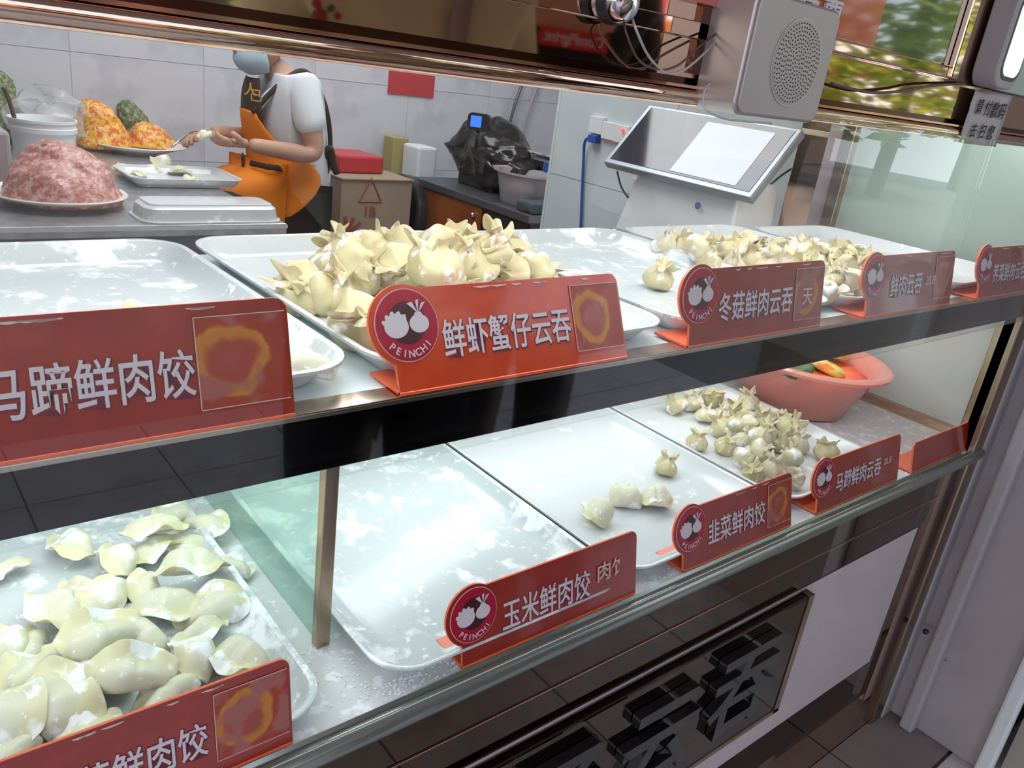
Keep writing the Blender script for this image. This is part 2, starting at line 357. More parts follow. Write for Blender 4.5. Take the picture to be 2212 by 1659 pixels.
# ------------------------------------------------------------------ the display case
case = empty('display_case', (0, 0, FZ), label='long rose gold steel and glass counter case with two lit tiers of white trays', cat='display case')
def cp(name, a, b, m, bevel=0, parent=None):
    bm = bmesh.new(); box(bm, (a[0], a[1], a[2] - FZ), (b[0], b[1], b[2] - FZ)); return obj(name, bm, m, parent or case, bevel=bevel)
XL, XR = -.6, 1.70
def profile_x(name, prof, m, x0=XL, x1=XR, smooth=40):
    """profile in (y,z) extruded along x"""
    bm = bmesh.new(); prism(bm, [(x0, y, z - FZ) for y, z in prof], (x1 - x0, 0, 0)); return obj(name, bm, m, case, smooth=smooth)
# top beam (rounded nose), groove, fascia
nose = [(.03, 1.343), (-.002, 1.343)] + [(-.002 - .006 * sin(a * pi / 8), 1.3505 - .0075 * cos(a * pi / 8)) for a in range(1, 8)] + [(-.002, 1.358), (.03, 1.358)]
profile_x('top_beam', nose, M['rose'], x1=1.78)
cp('beam_edge_line', (XL, -.0065, 1.3582), (1.78, .03, 1.3605), M['rose_edge'])
cp('beam_groove', (XL, .004, 1.3605), (1.78, .03, 1.3665), M['rose_groove'])
profile_x('fascia', [(.0, 1.3665), (.03, 1.3665), (.03, 1.75), (.0, 1.75)], M['rose'], x1=1.78)
# upper tier shelf, ledge beam
cp('upper_shelf', (XL, .022, 1.086), (XR, .465, 1.0985), M['frost'])
cp('ledge_beam', (XL, 0, 1.049), (XR, .022, 1.0985), M['beam'], .0012)
cp('ledge_cap', (XL, -.0006, 1.0990), (XR, .022, 1.1005), M['gold'])
cp('ledge_edge_line', (XL, -.0012, 1.0955), (XR, .001, 1.0990), M['gold'])
cp('rear_rail', (XL, .465, 1.060), (XR, .48, 1.086), M['steel_dark'])
cp('led_tube', (-.4, .27, 1.066), (1.62, .29, 1.078), M['tube_led'], .004)
# lower tier
cp('lower_shelf', (XL, .004, .755), (XR, .56, .775), M['shelf'])
cp('rear_panel', (XL, .56, FZ), (XR, .58, 1.05), M['shelf'])
lip = [(.0035, .765), (.0035, .7765)] + [(-.008 + .010 * cos(a * pi / 10 + .35), .7645 + .0118 * sin(a * pi / 10 + .35)) for a in range(1, 12)]
profile_x('front_lip', lip, M['lip'])
cp('front_fascia', (XL, -.004, .645), (XR, .002, .762), M['mirror_dark'])
for z in (.7560, .7480, .6975):
    cp('trim_line', (XL, -.0056, z), (XR, -.003, z + .0016), M['rose_edge'])
cp('base_frame', (XL, -.002, .19), (XR, .004, .6451), M['mirror_dark'])
cp('base_panel', (-.5, -.0035, .318), (1.527, -.0025, .640), M['inset'])
cp('plinth', (XL, .0, FZ), (XR, .02, .20), M['rose'])
cp('plinth_ledge', (XL, -.006, .196), (XR, .004, .222), M['rose'])
cp('base_body', (XL, .02, FZ), (XR, .56, .75), M['steel_dark'])
cp('right_stile', (1.56, -.0075, .20), (1.655, .004, .762), M['rose'])
cp('right_stile_edge', (1.655, -.010, FZ), (1.70, .02, 1.343), M['post'], .002)
cp('right_post', (1.655, -.001, .762), (1.6995, .03, 1.05), M['post'], .002)
# front glass panes
cp('front_glass_upper', (XL, -.0155, 1.050), (1.655, -.0125, 1.348), M['glass'])
# side panels
cp('side_panel_upper', (1.742, .0, 1.05), (1.75, .445, 1.36), M['mint'])
cp('side_panel_lower', (1.722, .0, .775), (1.73, .50, 1.05), M['sideglass'])
cp('side_skirting', (1.70, .02, .775), (1.722, .55, .792), M['rose'])
cp('rear_right_post', (1.722, .445, 1.0), (1.752, .475, 1.40), M['post'], .002)
cp('rear_right_panel', (1.76, .50, .80), (1.90, .60, 1.45), M['rose'], .002)
# middle post and divider
cp('divider_post', (.3235, .106, .775), (.3385, .118, 1.049), M['post'], .001)
cp('divider_glass', (.329, .120, .776), (.334, .55, 1.05), M['divider'])
# letters on the dark mirror board
sb = cp('sign_board', (-.4, -.020, .405), (1.118, -.004, .637), M['mirror_dark'], .003)
cp('board_rim', (-.4, -.0215, .397), (1.132, -.0045, .405), M['post'])
cp('board_rim', (1.118, -.0215, .397), (1.134, -.0045, .6375), M['post'])
for ch, x, z in (('饺', .40, .52), ('子', .585, .52), ('云', .775, .52), ('吞', .965, .525)):
    me = text_mesh(ch, .17, .007, .003)
    obj('raised_letter', me, M['black_gloss'], case, loc=(x, -.028, z - FZ), rot=(rad(90), 0, 0))

# upper fascia: ridge, menu board, framed window
cp('ridge', (XL, -.004, 1.398), (.62, .0, 1.412), M['rose'], .001)
cp('fascia_stile', (.60, -.004, 1.37), (.622, .0, 1.75), M['rose_groove'])
fr = empty('menu_light_box', (0, 0, 0), label='red menu board and dark pane in a rose gold frame above the fascia', cat='menu board')
B('bottom_rail', (.622, -.012, 1.411), (1.07, 0, 1.424), M['rose'], fr, .002)
B('side_rail', (1.068, -.016, 1.411), (1.086, 0, 1.75), M['rose'], fr, .002)
B('red_panel', (.45, -.008, 1.4255), (.885, -.001, 1.75), mat('red_menu_print', (.50, .06, .04), .08, coat=.6), fr)
B('dark_pane', (.885, -.008, 1.4255), (1.066, -.001, 1.75), mat('dark_pane_glass', (.05, .07, .06), .03, 0, .9, coat=1), fr)
for ch, x, z in (('蒜', .700, 1.456), ('蓉', .742, 1.454), ('酱', .786, 1.452)):
    obj('lettering', text_mesh(ch, .036, .0015, .0005), M['white_print'], fr, loc=(x, -.0100, z), rot=(rad(90), 0, 0))

# ------------------------------------------------------------------ trays
def tray_mesh(W, D, r=.045, H=.024):
    bm = bmesh.new()
    prof = [(.030, 0.0, .5), (.024, .001, .55), (.006, H - .004, .9), (.000, H - .0035, 1), (-.0005, H - .0005, 1.02), (.0025, H, 1), (.006, H - .001, .92), (.013, .0125, .75), (.022, .0055, .6), (.034, .0035, .5)]
    rings = []
    for ins, z, rr in prof:
        rings.append([bm.verts.new((x, y, z)) for x, y in rrect(-W / 2 + ins, -D / 2 + ins, W / 2 - ins, D / 2 - ins, max(r * rr, .012), 8)])
    n = len(rings[0])
    for a, b in zip(rings, rings[1:]):
        for i in range(n): bm.faces.new((a[i], a[(i + 1) % n], b[(i + 1) % n], b[i]))
    bm.faces.new(rings[0][::-1]); bm.faces.new(rings[-1]); bmesh.ops.recalc_face_normals(bm, faces=bm.faces)
    me = bpy.data.meshes.new('tray'); bm.to_mesh(me); bm.free(); return me
def tray(x0, x1, y0, y1, z, label, group, m='melamine', yaw=0, rx=0, H=.024, off=0):
    o = obj('tray', tray_mesh(x1 - x0, y1 - y0, H=H), M[m], loc=((x0 + x1) / 2, (y0 + y1) / 2, z), rot=(rx, 0, yaw), smooth=35)
    tag(o, label, 'tray', group); return o
GU, GL = 'white trays on the upper tier', 'white trays on the lower tier'
US, LS = 1.0990, .7752
LT = .020
tray(-.080, .2925, .010, .50, LS, 'white tray of floured crescent dumplings at lower left', GL, 'melamine')
tray(.3495, .6885, .008, .50, LS, 'empty floury white tray right of the glass divider, lower tier', GL, 'melamine')
tray(.6955, 1.055, .016, .50, LS, 'lower white tray holding three dumplings and one wonton', GL, 'melamine2')
tray(1.063, 1.392, .030, .52, LS, 'lower white tray heaped with small wontons beside the coral basin', GL, 'melamine2')
tray(-.050, .304, .020, .450, US, 'floury white tray at far left of the upper tier', GU, 'melamine', rad(1.5))
tray(.318, .684, .018, .462, US, 'upper white tray with the nearest heap of plump wontons', GU, 'melamine2', rad(1.5))
tray(.698, 1.030, .022, .458, US, 'upper white tray with a single wonton in it', GU, 'melamine', rad(1))
tray(1.044, 1.384, .024, .462, US, 'upper white tray with a long heap of frilly wontons', GU, 'melamine2', rad(1))
tray(1.396, 1.690, .024, .440, US, 'rightmost upper white tray, empty, against the mint side panel', GU, 'melamine2', 0)
# loose flour on the lower shelf
random.seed(5); bm = bmesh.new()
for i in range(520):
    x = random.choice((random.gauss(.36, .02), random.uniform(.30, .5), random.uniform(.3, 1.1))); y = abs(random.gauss(.0, .02)) + .008
    if y > .028 and not (.300 < x < .346): continue
    if .300 < x < .346: y = random.uniform(.01, .11)
    s = random.uniform(.0004, .0016); bmesh.ops.create_icosphere(bm, subdivisions=1, radius=s, matrix=Matrix.Translation((x, y, LS + s * .3)) @ Matrix.Diagonal((1.3, 1, .5, 1)))
tag(obj('flour_crumbs', bm, mat('flour', (.88, .88, .87), .9)), 'white flour crumbs scattered along the lower shelf front', 'flour', kind='stuff')

# ------------------------------------------------------------------ price signs
def sign_outline(W, H, uc, r, vc, circ, n=22):
    pts = [(0, 0), (W, 0), (W, H - .010)] + [(W - .010 + .010 * cos(a), H - .010 + .010 * sin(a)) for a in (rad(22), rad(45), rad(68))] + [(W - .010, H)]
    if circ:
        a0 = math.asin((H - vc) / r); a1 = pi + math.acos(uc / r)
        pts += [(uc + r * cos(a0 + (a1 - a0) * i / n), vc + r * sin(a0 + (a1 - a0) * i / n)) for i in range(n + 1)]
    else: pts += [(.006, H), (.001, H - .006)]
    return pts
def dumpling_logo(bm, kind, c, s):
    pts = []
    for i in range(40):
        a = 2 * pi * i / 40; r = 1.0
        x, y = cos(a), sin(a) * .82
        if kind == 0 and .18 * pi < a < .95 * pi: k = abs(sin((a - .18 * pi) * 5 / .77)); x *= 1 + .25 * k; y *= 1 + .42 * k
        if kind == 1 and .38 * pi < a < .62 * pi: y *= 1.28
        pts.append((c[0] + x * s, 0, c[1] + y * s))
    prism(bm, pts, (0, .0003, 0))
    if kind == 1:
        for dx, w_, h_ in ((-.75, .55, 1.15), (.05, .3, 1.35), (.7, .42, 1.1)):
            prism(bm, [(c[0] + s * (.0), 0, c[1] + s * .9), (c[0] + s * (dx - w_ / 2), 0, c[1] + s * (.7 + h_)), (c[0] + s * (dx + w_ / 2), 0, c[1] + s * (.8 + h_))], (0, .0003, 0))
def sign(x0, z0, label, txt, W=.262, H=.084, lean=.02, y0=-.0012, dim=False, circ=True, tu=.047, ts=.0243, extra=None, sticker=True, yaw=0, su=.222):
    root = empty('price_sign', (x0, y0, z0), (0, 0, yaw), label, 'price sign', 'red price signs along the case front')
    ang = math.asin(min(.9, lean / H))
    A = M['sign'] if 'bright' in label else M['sign_shaded']
    uc, r, vc = .014, .0335, (.056 if H < .09 else .066)
    face = bmesh.new(); prism(face, [(u, 0, v) for u, v in sign_outline(W, H, uc, r, vc, circ)], (0, .0032, 0))
    for f in face.faces:
        if abs(f.normal.y) < .5 : f.material_index = 1
    o = obj('face', face, [A, M['sign_edge']], root, rot=(-ang, 0, 0), bevel=.0004)
    fl = bmesh.new(); box(fl, (0, .0, 0), (W, .050, .0028)); obj('foot', fl, M['sign_edge'], root, bevel=.0005)
    rt = (rad(90) , 0, 0)
    def onface(name, me, m, u, v, lift, par=None):
        ob = obj(name, me, m, par or root); q = Matrix.Rotation(-ang, 4, 'X')
        ob.matrix_local = q @ Matrix.Translation((u, -lift, v)) @ (Matrix.Rotation(rad(90), 4, 'X') if isinstance(me, bpy.types.Mesh) else Matrix.Identity(4))
        return ob
    if circ:
        def disc(rr, t=.0004, sx=1):
            b = bmesh.new(); prism(b, [(rr * cos(2 * pi * i / 40), 0, rr * sin(2 * pi * i / 40)) for i in range(40)], (0, t, 0)); return b
        onface('roundel', disc(.0298), M['chip'], uc + .0015, vc, .0004)
        onface('roundel_field', disc(.0291), M['roundel'], uc + .0015, vc, .0007)
        onface('roundel_centre', disc(.0175), M['roundel_mid'], uc + .0015, vc + .002, .0010)
        b = bmesh.new(); dumpling_logo(b, 0, (-.0105, -.0005), .0112); dumpling_logo(b, 1, (.0112, .0005), .0092)
        onface('emblem', b, M['white_print'], uc + .0015, vc, .0013)
        arc = []
        for i, ch in enumerate('PEINCHI'):
            a = rad(-90 + (i - 3) * 15.5); me = text_mesh(ch, .0085, .0001, .0001)
            me.transform(Matrix.Rotation(a + pi / 2, 4, 'Z')); me.transform(Matrix.Translation((.0236 * cos(a), .0236 * sin(a), 0))); arc.append(me)
        b = bmesh.new()
        for me in arc: b.from_mesh(me)
        me = bpy.data.meshes.new('arc'); b.to_mesh(me); b.free(); onface('roundel_lettering', me, M['white_print'], uc + .0015, vc, .0013)
    if txt:
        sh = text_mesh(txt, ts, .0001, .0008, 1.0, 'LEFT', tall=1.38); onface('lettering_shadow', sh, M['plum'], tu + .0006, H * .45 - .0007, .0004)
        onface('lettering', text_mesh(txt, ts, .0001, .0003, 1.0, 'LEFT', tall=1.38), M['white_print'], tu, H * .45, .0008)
    if extra:
        for (t2, u, s_, v) in extra: onface('extra_lettering', text_mesh(t2, s_, .0001, .0002, 1.0, 'LEFT'), M['chip'], u, v, .0016)  # extra characters in the pale film colour
    if sticker:
        w2 = W - .004 - su + .0
        b = bmesh.new(); box(b, (-.024, 0, -.031), (W - su - .003, .0003, .031)); s = onface('price_sticker', b, M['sticker'], su, H * .53, .0010)
        b = bmesh.new()
        for (a_, c_) in (((-.0246, -.031), (-.024, .031)), ((-.0246, .031), (W - su - .003, .0316)), ((-.024, -.0316), (W - su - .003, -.031))): box(b, (a_[0], 0, a_[1]), (c_[0], .0004, c_[1]))
        onface('film_edge', b, M['chip'], su, H * .53, .0012)
        rnd = random.Random(int(x0 * 1000)); b = bmesh.new()
        for k in range(6):
            u = rnd.uniform(.07, W - .02); l = rnd.uniform(.006, .02); v = H - .0035
            prism(b, [(u, 0, v), (u + l * .4, 0, v - .0012), (u + l, 0, v - .0002), (u + l, 0, v + .0006), (u, 0, v + .0006)], (0, .0004, 0))
        onface('chipped_film', b, M['chip'], 0, 0, .0008)['kind'] = 'stuff'
    return root
UZ, LZ = 1.1008, .7768
sign(-.024, UZ - .001, 'large red sign ending in the dumpling character, far left of upper ledge', '腊马蹄鲜肉饺', W=.264, H=.087, lean=.022, tu=.050, y0=-.001)
sign(.329, UZ + .0005, 'bright orange sign reading shrimp and crab wonton, with a big round emblem', '鲜虾蟹仔云吞', W=.264, H=.086, lean=.036, y0=-.001)
sign(.688, UZ, 'red sign reading mushroom and pork wonton before the single wonton tray', '冬菇鲜肉云吞', lean=.016, W=.262, extra=[('天', .212, .024, .040)])
sign(1.065, UZ, 'red pork wonton sign second from the right on the upper ledge', '鲜肉云吞', lean=.016, W=.262, tu=.060, extra=[('20.8', .166, .018, .042)])
sign(1.432, UZ, 'rightmost red sign of the upper ledge, cut by the photo edge', '荠菜鲜肉云吞', lean=.016, W=.24)
sign(-.013, LZ, 'red pork dumpling sign at lower left before the floured dumplings', '香菇鲜肉饺', W=.264, H=.087, lean=.014, tu=.070, y0=.004)
sign(.436, LZ, 'red corn and pork dumpling sign before the empty floury tray', '玉米鲜肉饺', lean=.018, W=.262, tu=.052, ts=.0262, y0=.004, sticker=False, extra=[('肉饣', .192, .025, .046)])
sign(.790, LZ, 'red chive and pork dumpling sign with a notched right corner', '韭菜鲜肉饺', lean=.022, W=.250, tu=.050, ts=.0262, y0=.004, su=.212)
sign(1.110, LZ, 'red water chestnut wonton sign on the lower shelf', '马蹄鲜肉云吞', lean=.018, W=.262, tu=.050, y0=.004, extra=[('20.8', .202, .016, .044)], sticker=False)
sign(1.425, LZ, 'blank low red sign at the right end of the lower shelf', None, lean=.012, W=.235, H=.056, y0=.004, circ=False, sticker=False)

# ------------------------------------------------------------------ dumplings and wontons
def dumpling_mesh(seed, bend=.9, fat=1.0, rim=.014, L=.032):
    rn = random.Random(seed); ph = rn.uniform(0, 6); bm = bmesh.new(); NS = 20; rings = []
    seedv = Vector((seed * 3.1, 0, 0)); R_ = L / (bend / 2)
    for i in range(NS + 1):
        s = -1 + 2 * i / NS; c = sqrt(max(0, 1 - s * s)); c = max(c, .10)
        th = s * bend / 2; ctr = Vector((R_ * sin(th), R_ * (cos(th) - 1), 0)); nrm = Vector((sin(th), cos(th), 0))
        wn = .0150 * c ** .85 * fat; hz = .0128 * c ** .75 * fat; rw = rim * (.55 + .45 * c ** .4)
        lift = hz * (.95 + .25 * sin(5 * s + ph)); pts = []
        K = 13
        for k in range(K):
            a = rad(28) + (2 * pi - rad(56)) * k / (K - 1)
            x, z = cos(a) * wn, sin(a) * hz + hz
            if x > 0: z = z * (1 - .3 * x / wn) + lift * .3 * x / wn
            pts.append((x, z))
        wav = .0036 * sin(7 * s + ph) + .0016 * sin(17 * s + ph * 2) + .003
        pts.append((wn + rw, lift - .0009 + wav)); pts.append((wn + rw + .0004, lift + .0009 + wav)); pts.insert(0, (wn + rw * .45, lift + .0014 + wav * .5))
        # order: rim top-inner, belly loop, then rim ends
        ring = []
        for (x, z) in pts:
            p = ctr + nrm * x + Vector((0, 0, z))
            d = noise.noise_vector(p * 70 + seedv) * .0020 + noise.noise_vector(p * 30 + seedv) * .004
            ring.append(bm.verts.new(p + d * min(1, c * 2)))
        rings.append(ring)
    n = len(rings[0])
    for a, b in zip(rings, rings[1:]):
        for i in range(n): bm.faces.new((a[i], a[(i + 1) % n], b[(i + 1) % n], b[i])).material_index = 1 if i in (0, n - 1, n - 2, n - 3) else 0
    bm.faces.new(rings[0][::-1]); bm.faces.new(rings[-1]); bmesh.ops.recalc_face_normals(bm, faces=bm.faces)
    # centre crease on the belly
    for v in bm.verts:
        g = math.exp(-((v.co.x - .004 * sin(ph)) / .0028) ** 2); k = max(0, min(1, (v.co.z - .010) / .014)) * max(0, min(1, (v.co.y + .004) / .012))
        v.co.z -= .0055 * g * k
    me = bpy.data.meshes.new('dumpling'); bm.to_mesh(me); bm.free(); return me
def wonton_mesh(seed, variant=0, s=1.0):
    rn = random.Random(seed); bm = bmesh.new(); NA = 32
    prof = [(.005, .0005), (.0135, .0008), (.0195, .006), (.0215, .0135), (.0195, .0215), (.0140, .0270), (.0098, .0300), (.0100, .0325), (.0125, .0350), (.0150, .0375), (.0175, .0392), (.0165, .0386), (.0115, .0366), (.0060, .0345)]
    amp = [0, .015, .04, .06, .10, .16, .22, .28, .32, .35, .37, .37, .34, .2]
    fl = {0: .80, 1: .72, 2: .75, 3: .58}[variant]
    n1 = rn.choice((3, 4, 5)); n2 = rn.choice((7, 8, 9)); p1, p2, p3 = (rn.uniform(0, 6) for _ in range(3)); sv = Vector((seed * 2.3, 1.7, 0))
    rings = []
    for k, (r, z) in enumerate(prof):
        ring = []
        for i in range(NA):
            a = 2 * pi * i / NA
            rk, zk = (r, z) if k < 7 else (.0078 + (r - .0078) * fl, .0305 + (z - .0305) * fl)
            f = 1 + amp[k] * (.65 * sin(n1 * a + p1 + k * .22) + .6 * sin(n2 * a + p2 + k * .15)) + (.10 * cos(4 * a + p3) * min(1, (k - 6) / 4) if k > 6 else 0)
            zz = zk
            if k > 6: kk = (k - 6) if k < 11 else (4.2, 3.0, 1.0)[k - 11]; zz += kk * .0016 * sin(n1 * a + p2) + kk * .0010 * sin(n2 * a + p2 + 1.2)
            p = Vector((rk * f * cos(a), rk * f * sin(a), zz))
            if variant == 1 and z > .018:   # pinched fin
                t = min(1, (z - .018) / .014); p.y *= 1 - .62 * t; p.x *= 1 + .30 * t; p.z += .004 * t * sin(3 * a)
            if variant == 2 and z > .020:   # folded over
                t = min(1, (z - .020) / .022); p.x += .016 * t; p.z -= .012 * t * t; p.y *= 1 + .35 * t
            if variant == 3 and z > .016:   # plump wrapped parcel, little frill
                t = min(1, (z - .016) / .02); p.x = p.x * (1 + .25 * t) - .006 * t; p.y *= 1 - .35 * t; p.z = p.z - .006 * t
            d = noise.noise_vector(p * 45 + sv) * .0045 + noise.noise_vector(p * 110 + sv) * .0016
            ring.append(bm.verts.new((p + d) * s))
        rings.append(ring)
    for a, b in zip(rings, rings[1:]):
        for i in range(NA): bm.faces.new((a[i], a[(i + 1) % NA], b[(i + 1) % NA], b[i]))
    bm.faces.new(rings[0][::-1]); bm.faces.new(rings[-1]); bmesh.ops.recalc_face_normals(bm, faces=bm.faces)
    me = bpy.data.meshes.new('wonton'); bm.to_mesh(me); bm.free(); return me
def finish(me, m):
    me.materials.append(m)
    if m.name.endswith('dumpling_dough'): me.materials.append(M['rim'])
    for p in me.polygons: p.use_smooth = True
    return me
DM = [finish(dumpling_mesh(11, 1.1, 1.0), M['jiaozi']), finish(dumpling_mesh(12, 1.7, 1.08, .012), M['jiaozi_flour']), finish(dumpling_mesh(13, .6, .92, .014), M['jiaozi']),
      finish(dumpling_mesh(14, 2.9, 1.05, .011), M['jiaozi']), finish(dumpling_mesh(15, 1.3, 1.15, .014), M['jiaozi'])]
DR = [finish(dumpling_mesh(21, 1.0, 1.45, .004, .024), M['jiaozi']), finish(dumpling_mesh(22, .8, 1.5, .0035, .024), M['jiaozi'])]
WP = [finish(wonton_mesh(31 + i, v, 1.12), M['dough']) for i, v in enumerate((3, 3, 1, 2, 0, 1))]
WF = [finish(wonton_mesh(51 + i, v, .98), M['dough_flour'] if i % 2 else M['dough']) for i, v in enumerate((0, 1, 2, 0, 3, 1))]
WS = [finish(wonton_mesh(71 + i, v, .90), M['dough_flour'] if i % 2 else M['dough']) for i, v in enumerate((0, 3, 2, 0, 1))]
def put(name, me, p, z, rot, label, cat, group, sc=1.0, sub=1, pivot=0):
    o = bpy.data.objects.new(name, me); o.location = (p.x, p.y, z)
    if pivot:
        from mathutils import Euler
        c = Vector((0, 0, pivot * sc)); o.location = Vector((p.x, p.y, z + pivot * sc)) - Euler(rot).to_matrix() @ c
    o.rotation_euler = rot; o.scale = (sc, sc, sc); link(o)
    m = o.modifiers.new('sub', 'SUBSURF'); m.levels = 0; m.render_levels = sub
    return tag(o, label, cat, group)
LF = LS + .0045; UF = US + .0045
# x, y in the photo, mesh, yaw, tilt, level, scale, label
G1 = 'floured crescent dumplings in the lower left tray'
D1 = [
 (18, 1224, 2, 200, 0, 0, .8, 'small flat dumpling alone at the left edge, back of the tray'),
 (160, 1180, 1, 100, 0, 0, 1.1, 'floury dumpling standing apart at the back left of the tray'),
 (375, 1112, 4, 20, 0, 0, .95, 'dumpling farthest back in the tray, half under the shelf beam'),
 (330, 1142, 0, 170, 8, 1, 1.15, 'big yellow dumpling lying over two others at the back'),
 (444, 1135, 3, -60, 0, 0, 1.05, 'round dumpling nearest the glass divider at the back'),
 (332, 1188, 0, 200, 0, 0, 1.05, 'dumpling with a centre dimple in the back heap'),
 (254, 1212, 1, 80, 0, 0, 1.1, 'very white floured dumpling left of the heap'),
 (404, 1172, 2, 160, 0, 0, .95, 'flat dumpling tucked behind the speckled one'),
 (490, 1222, 2, -40, -5, 0, .95, 'thin dumpling at the right edge of the heap'),
 (414, 1226, 4, 165, 6, 1, 1.2, 'large smooth dumpling with a speckled flour patch'),
 (317, 1266, 0, 75, 0, 0, .95, 'small upright dumpling in the middle of the heap'),
 (187, 1268, 2, 120, 0, 0, .9, 'dumpling half hidden behind the tall pointed one'),
 (123, 1326, 4, 95, 10, 0, 1.25, 'tall pointed dumpling left of centre with a wide rim'),
 (231, 1298, 1, 60, 4, 0, 1.25, 'broad flour streaked dumpling in the centre'),
 (358, 1312, 3, 150, 0, 0, 1.2, 'curled dumpling with a pink filling bump'),
 (462, 1308, 3, -20, 5, 0, 1.15, 'ring shaped dumpling with joined ends at the right'),
 (432, 1362, 0, 205, 0, 0, .9, 'slim yellow edged dumpling under the ring shaped one'),
 (216, 1376, 0, 15, 18, 1, 1.25, 'dumpling with a speck of green on its white rim'),
 (308, 1384, 4, 110, 0, 0, 1.1, 'oval dumpling right of the one with the green speck'),
 (14, 1400, 1, 80, 0, 0, 1.1, 'floury dumpling cut by the left edge of the photo'),
 (60, 1396, 2, 60, 0, 0, .95, 'small dumpling between the left edge and the pointed one'),
 (80, 1450, 0, 30, 6, 0, 1.15, 'folded dumpling with a deep crease at lower left'),
 (196, 1472, 1, 160, 0, 0, 1.05, 'chalky pinched dumpling in the front middle'),
 (284, 1452, 0, -15, 14, 1, 1.2, 'wide dumpling with a frilled rim in the front middle'),
 (414, 1422, 1, 75, 8, 0, 1.15, 'dumpling with a thick flour cap on its left side'),
 (522, 1424, 4, 110, 0, 0, 1.15, 'yellow dumpling alone at the right front'),
 (24, 1546, 3, -75, 0, 0, 1.45, 'largest dumpling, at the front left corner'),
 (122, 1522, 4, -70, 6, 0, 1.4, 'long dumpling with a flour smear, front left'),
 (366, 1508, 2, 20, 0, 0, 1.15, 'flat yellow dumpling just above the sign edge'),
 (190, 1596, 2, 10, 0, 0, 1.05, 'dumpling mostly hidden behind the lower left sign'),
 (20, 1638, 0, 40, 0, 0, 1.05, 'dumpling peeping over the lower left sign')]
for i, (x, y, k, yaw, tl, lv, sc, lab) in enumerate(D1):
    zc = LF + .012 + lv * .017; p = PZ(x, y, zc); r_ = random.Random(i); p.y = max(p.y, .045)
    put('dumpling', DM[k], p, LF + lv * .017 + .003, (rad(tl + r_.uniform(-6, 20)), rad(r_.uniform(-12, 12)), rad(yaw)), lab, 'dumpling', G1, sc * .88, 2)
for (x, y, k, yaw, lab) in ((1292, 1106, 0, 60, 'plain dumpling lying apart to the left in the third lower tray'), (1355, 1074, 1, -40, 'left one of the two touching dumplings, third lower tray'), (1416, 1077, 0, 150, 'right one of the two touching dumplings, third lower tray')):
    put('dumpling', DR[k], PZ(x, y, LF + .014), LF, (0, 0, rad(yaw)), lab, 'dumpling', 'three smooth dumplings in the third lower tray', 1.0, 2)
put('wonton', WS[0], PZ(1438, 1004, LF + .018), LF, (rad(10), rad(12), 1.0), 'floury wonton behind the two touching dumplings, third lower tray', 'wonton', None, 1.0, 2)
put('wonton', WF[0], PZ(1421, 590, UF + .020), UF, (rad(14), rad(-8), .4), 'single frilly wonton alone in the third upper tray', 'wonton', None, 1.02, 2)
for (x, y, k, yaw, lab) in ((640, 730, 2, 60, 'pale dumpling showing beside the large red sign, far left upper tray'), (660, 795, 2, -30, 'yellow edged dumpling at the front of the far left upper tray'), (345, 695, 0, 10, 'dumpling just peeping over the large red sign')):
    q = PZ(x, y, UF + .010); q.y = max(q.y, .06); q.x = min(q.x, .265)
    put('dumpling', DM[k], q, UF, (0, 0, rad(yaw)), lab, 'dumpling', 'dumplings behind the large red sign', 1.05, 2)
# front heap on upper tier
W2 = [
 (652, 628, 0, 200, 0, 0, 1.12, 'folded parcel wonton lying apart at the left of the near heap'),
 (702, 632, 3, 90, 0, 0, .9, 'shaded wonton just behind the apart parcel'),
 (708, 590, 3, 30, 0, 0, .95, 'wonton bridging the left end of the near heap'),
 (746, 634, 4, 10, 10, 0, 1.1, 'frilly open wonton above the round emblem, left'),
 (778, 702, 5, 60, -10, 0, 1.1, 'wonton at the heap foot beside the round emblem'),
 (772, 584, 0, 40, 0, 1, 1.25, 'big smooth parcel wonton at the left of the near heap'),
 (744, 540, 4, 70, -30, 1, 1.0, 'ruffled wonton end at the top left of the near heap'),
 (800, 540, 1, 0, 0, 1, 1.1, 'oval wonton along the back of the near heap'),
 (832, 524, 3, 90, 0, 1, .8, 'small pale wonton at the very back of the near heap'),
 (868, 548, 0, 120, 0, 1, 1.15, 'orange tinted parcel wonton in the back row'),
 (866, 582, 2, 30, 12, 1, 1.1, 'slanting fin wonton in the middle of the near heap'),
 (942, 574, 1, -20, 0, 2, 1.3, 'largest parcel wonton at the middle front of the near heap'),
 (955, 526, 0, 60, 0, 2, 1.05, 'topmost wonton with an orange crown'),
 (996, 540, 4, 10, 0, 1, 1.05, 'pale crumpled wonton right of the topmost one'),
 (1028, 572, 2, -20, 8, 1, 1.15, 'wonton with a wide flat fin, right half of the near heap'),
 (1064, 536, 4, 40, 14, 2, 1.05, 'upright crown shaped wonton at the back right'),
 (1112, 558, 5, 10, 0, 0, 1.05, 'crinkled wonton near the right end'),
 (1092, 590, 0, 160, 0, 0, 1.1, 'plump wonton low at the right end of the near heap'),
 (1150, 585, 2, 100, 0, 0, 1.05, 'rightmost wonton of the near heap'),
 (918, 612, 1, 60, 0, 0, 1.0, 'wonton mostly hidden behind the top edge of the bright sign'),
 (1002, 604, 0, 10, 0, 0, 1.05, 'wonton sticking up over the bright sign, middle'),
 (840, 606, 5, 100, 0, 0, 1.0, 'low wonton under the big smooth one'),
 (980, 560, 3, 10, 0, 0, 1.0, 'wonton inside the middle of the near heap'),
 (900, 568, 1, 10, 0, 0, 1.0, 'wonton buried left of the largest one')]
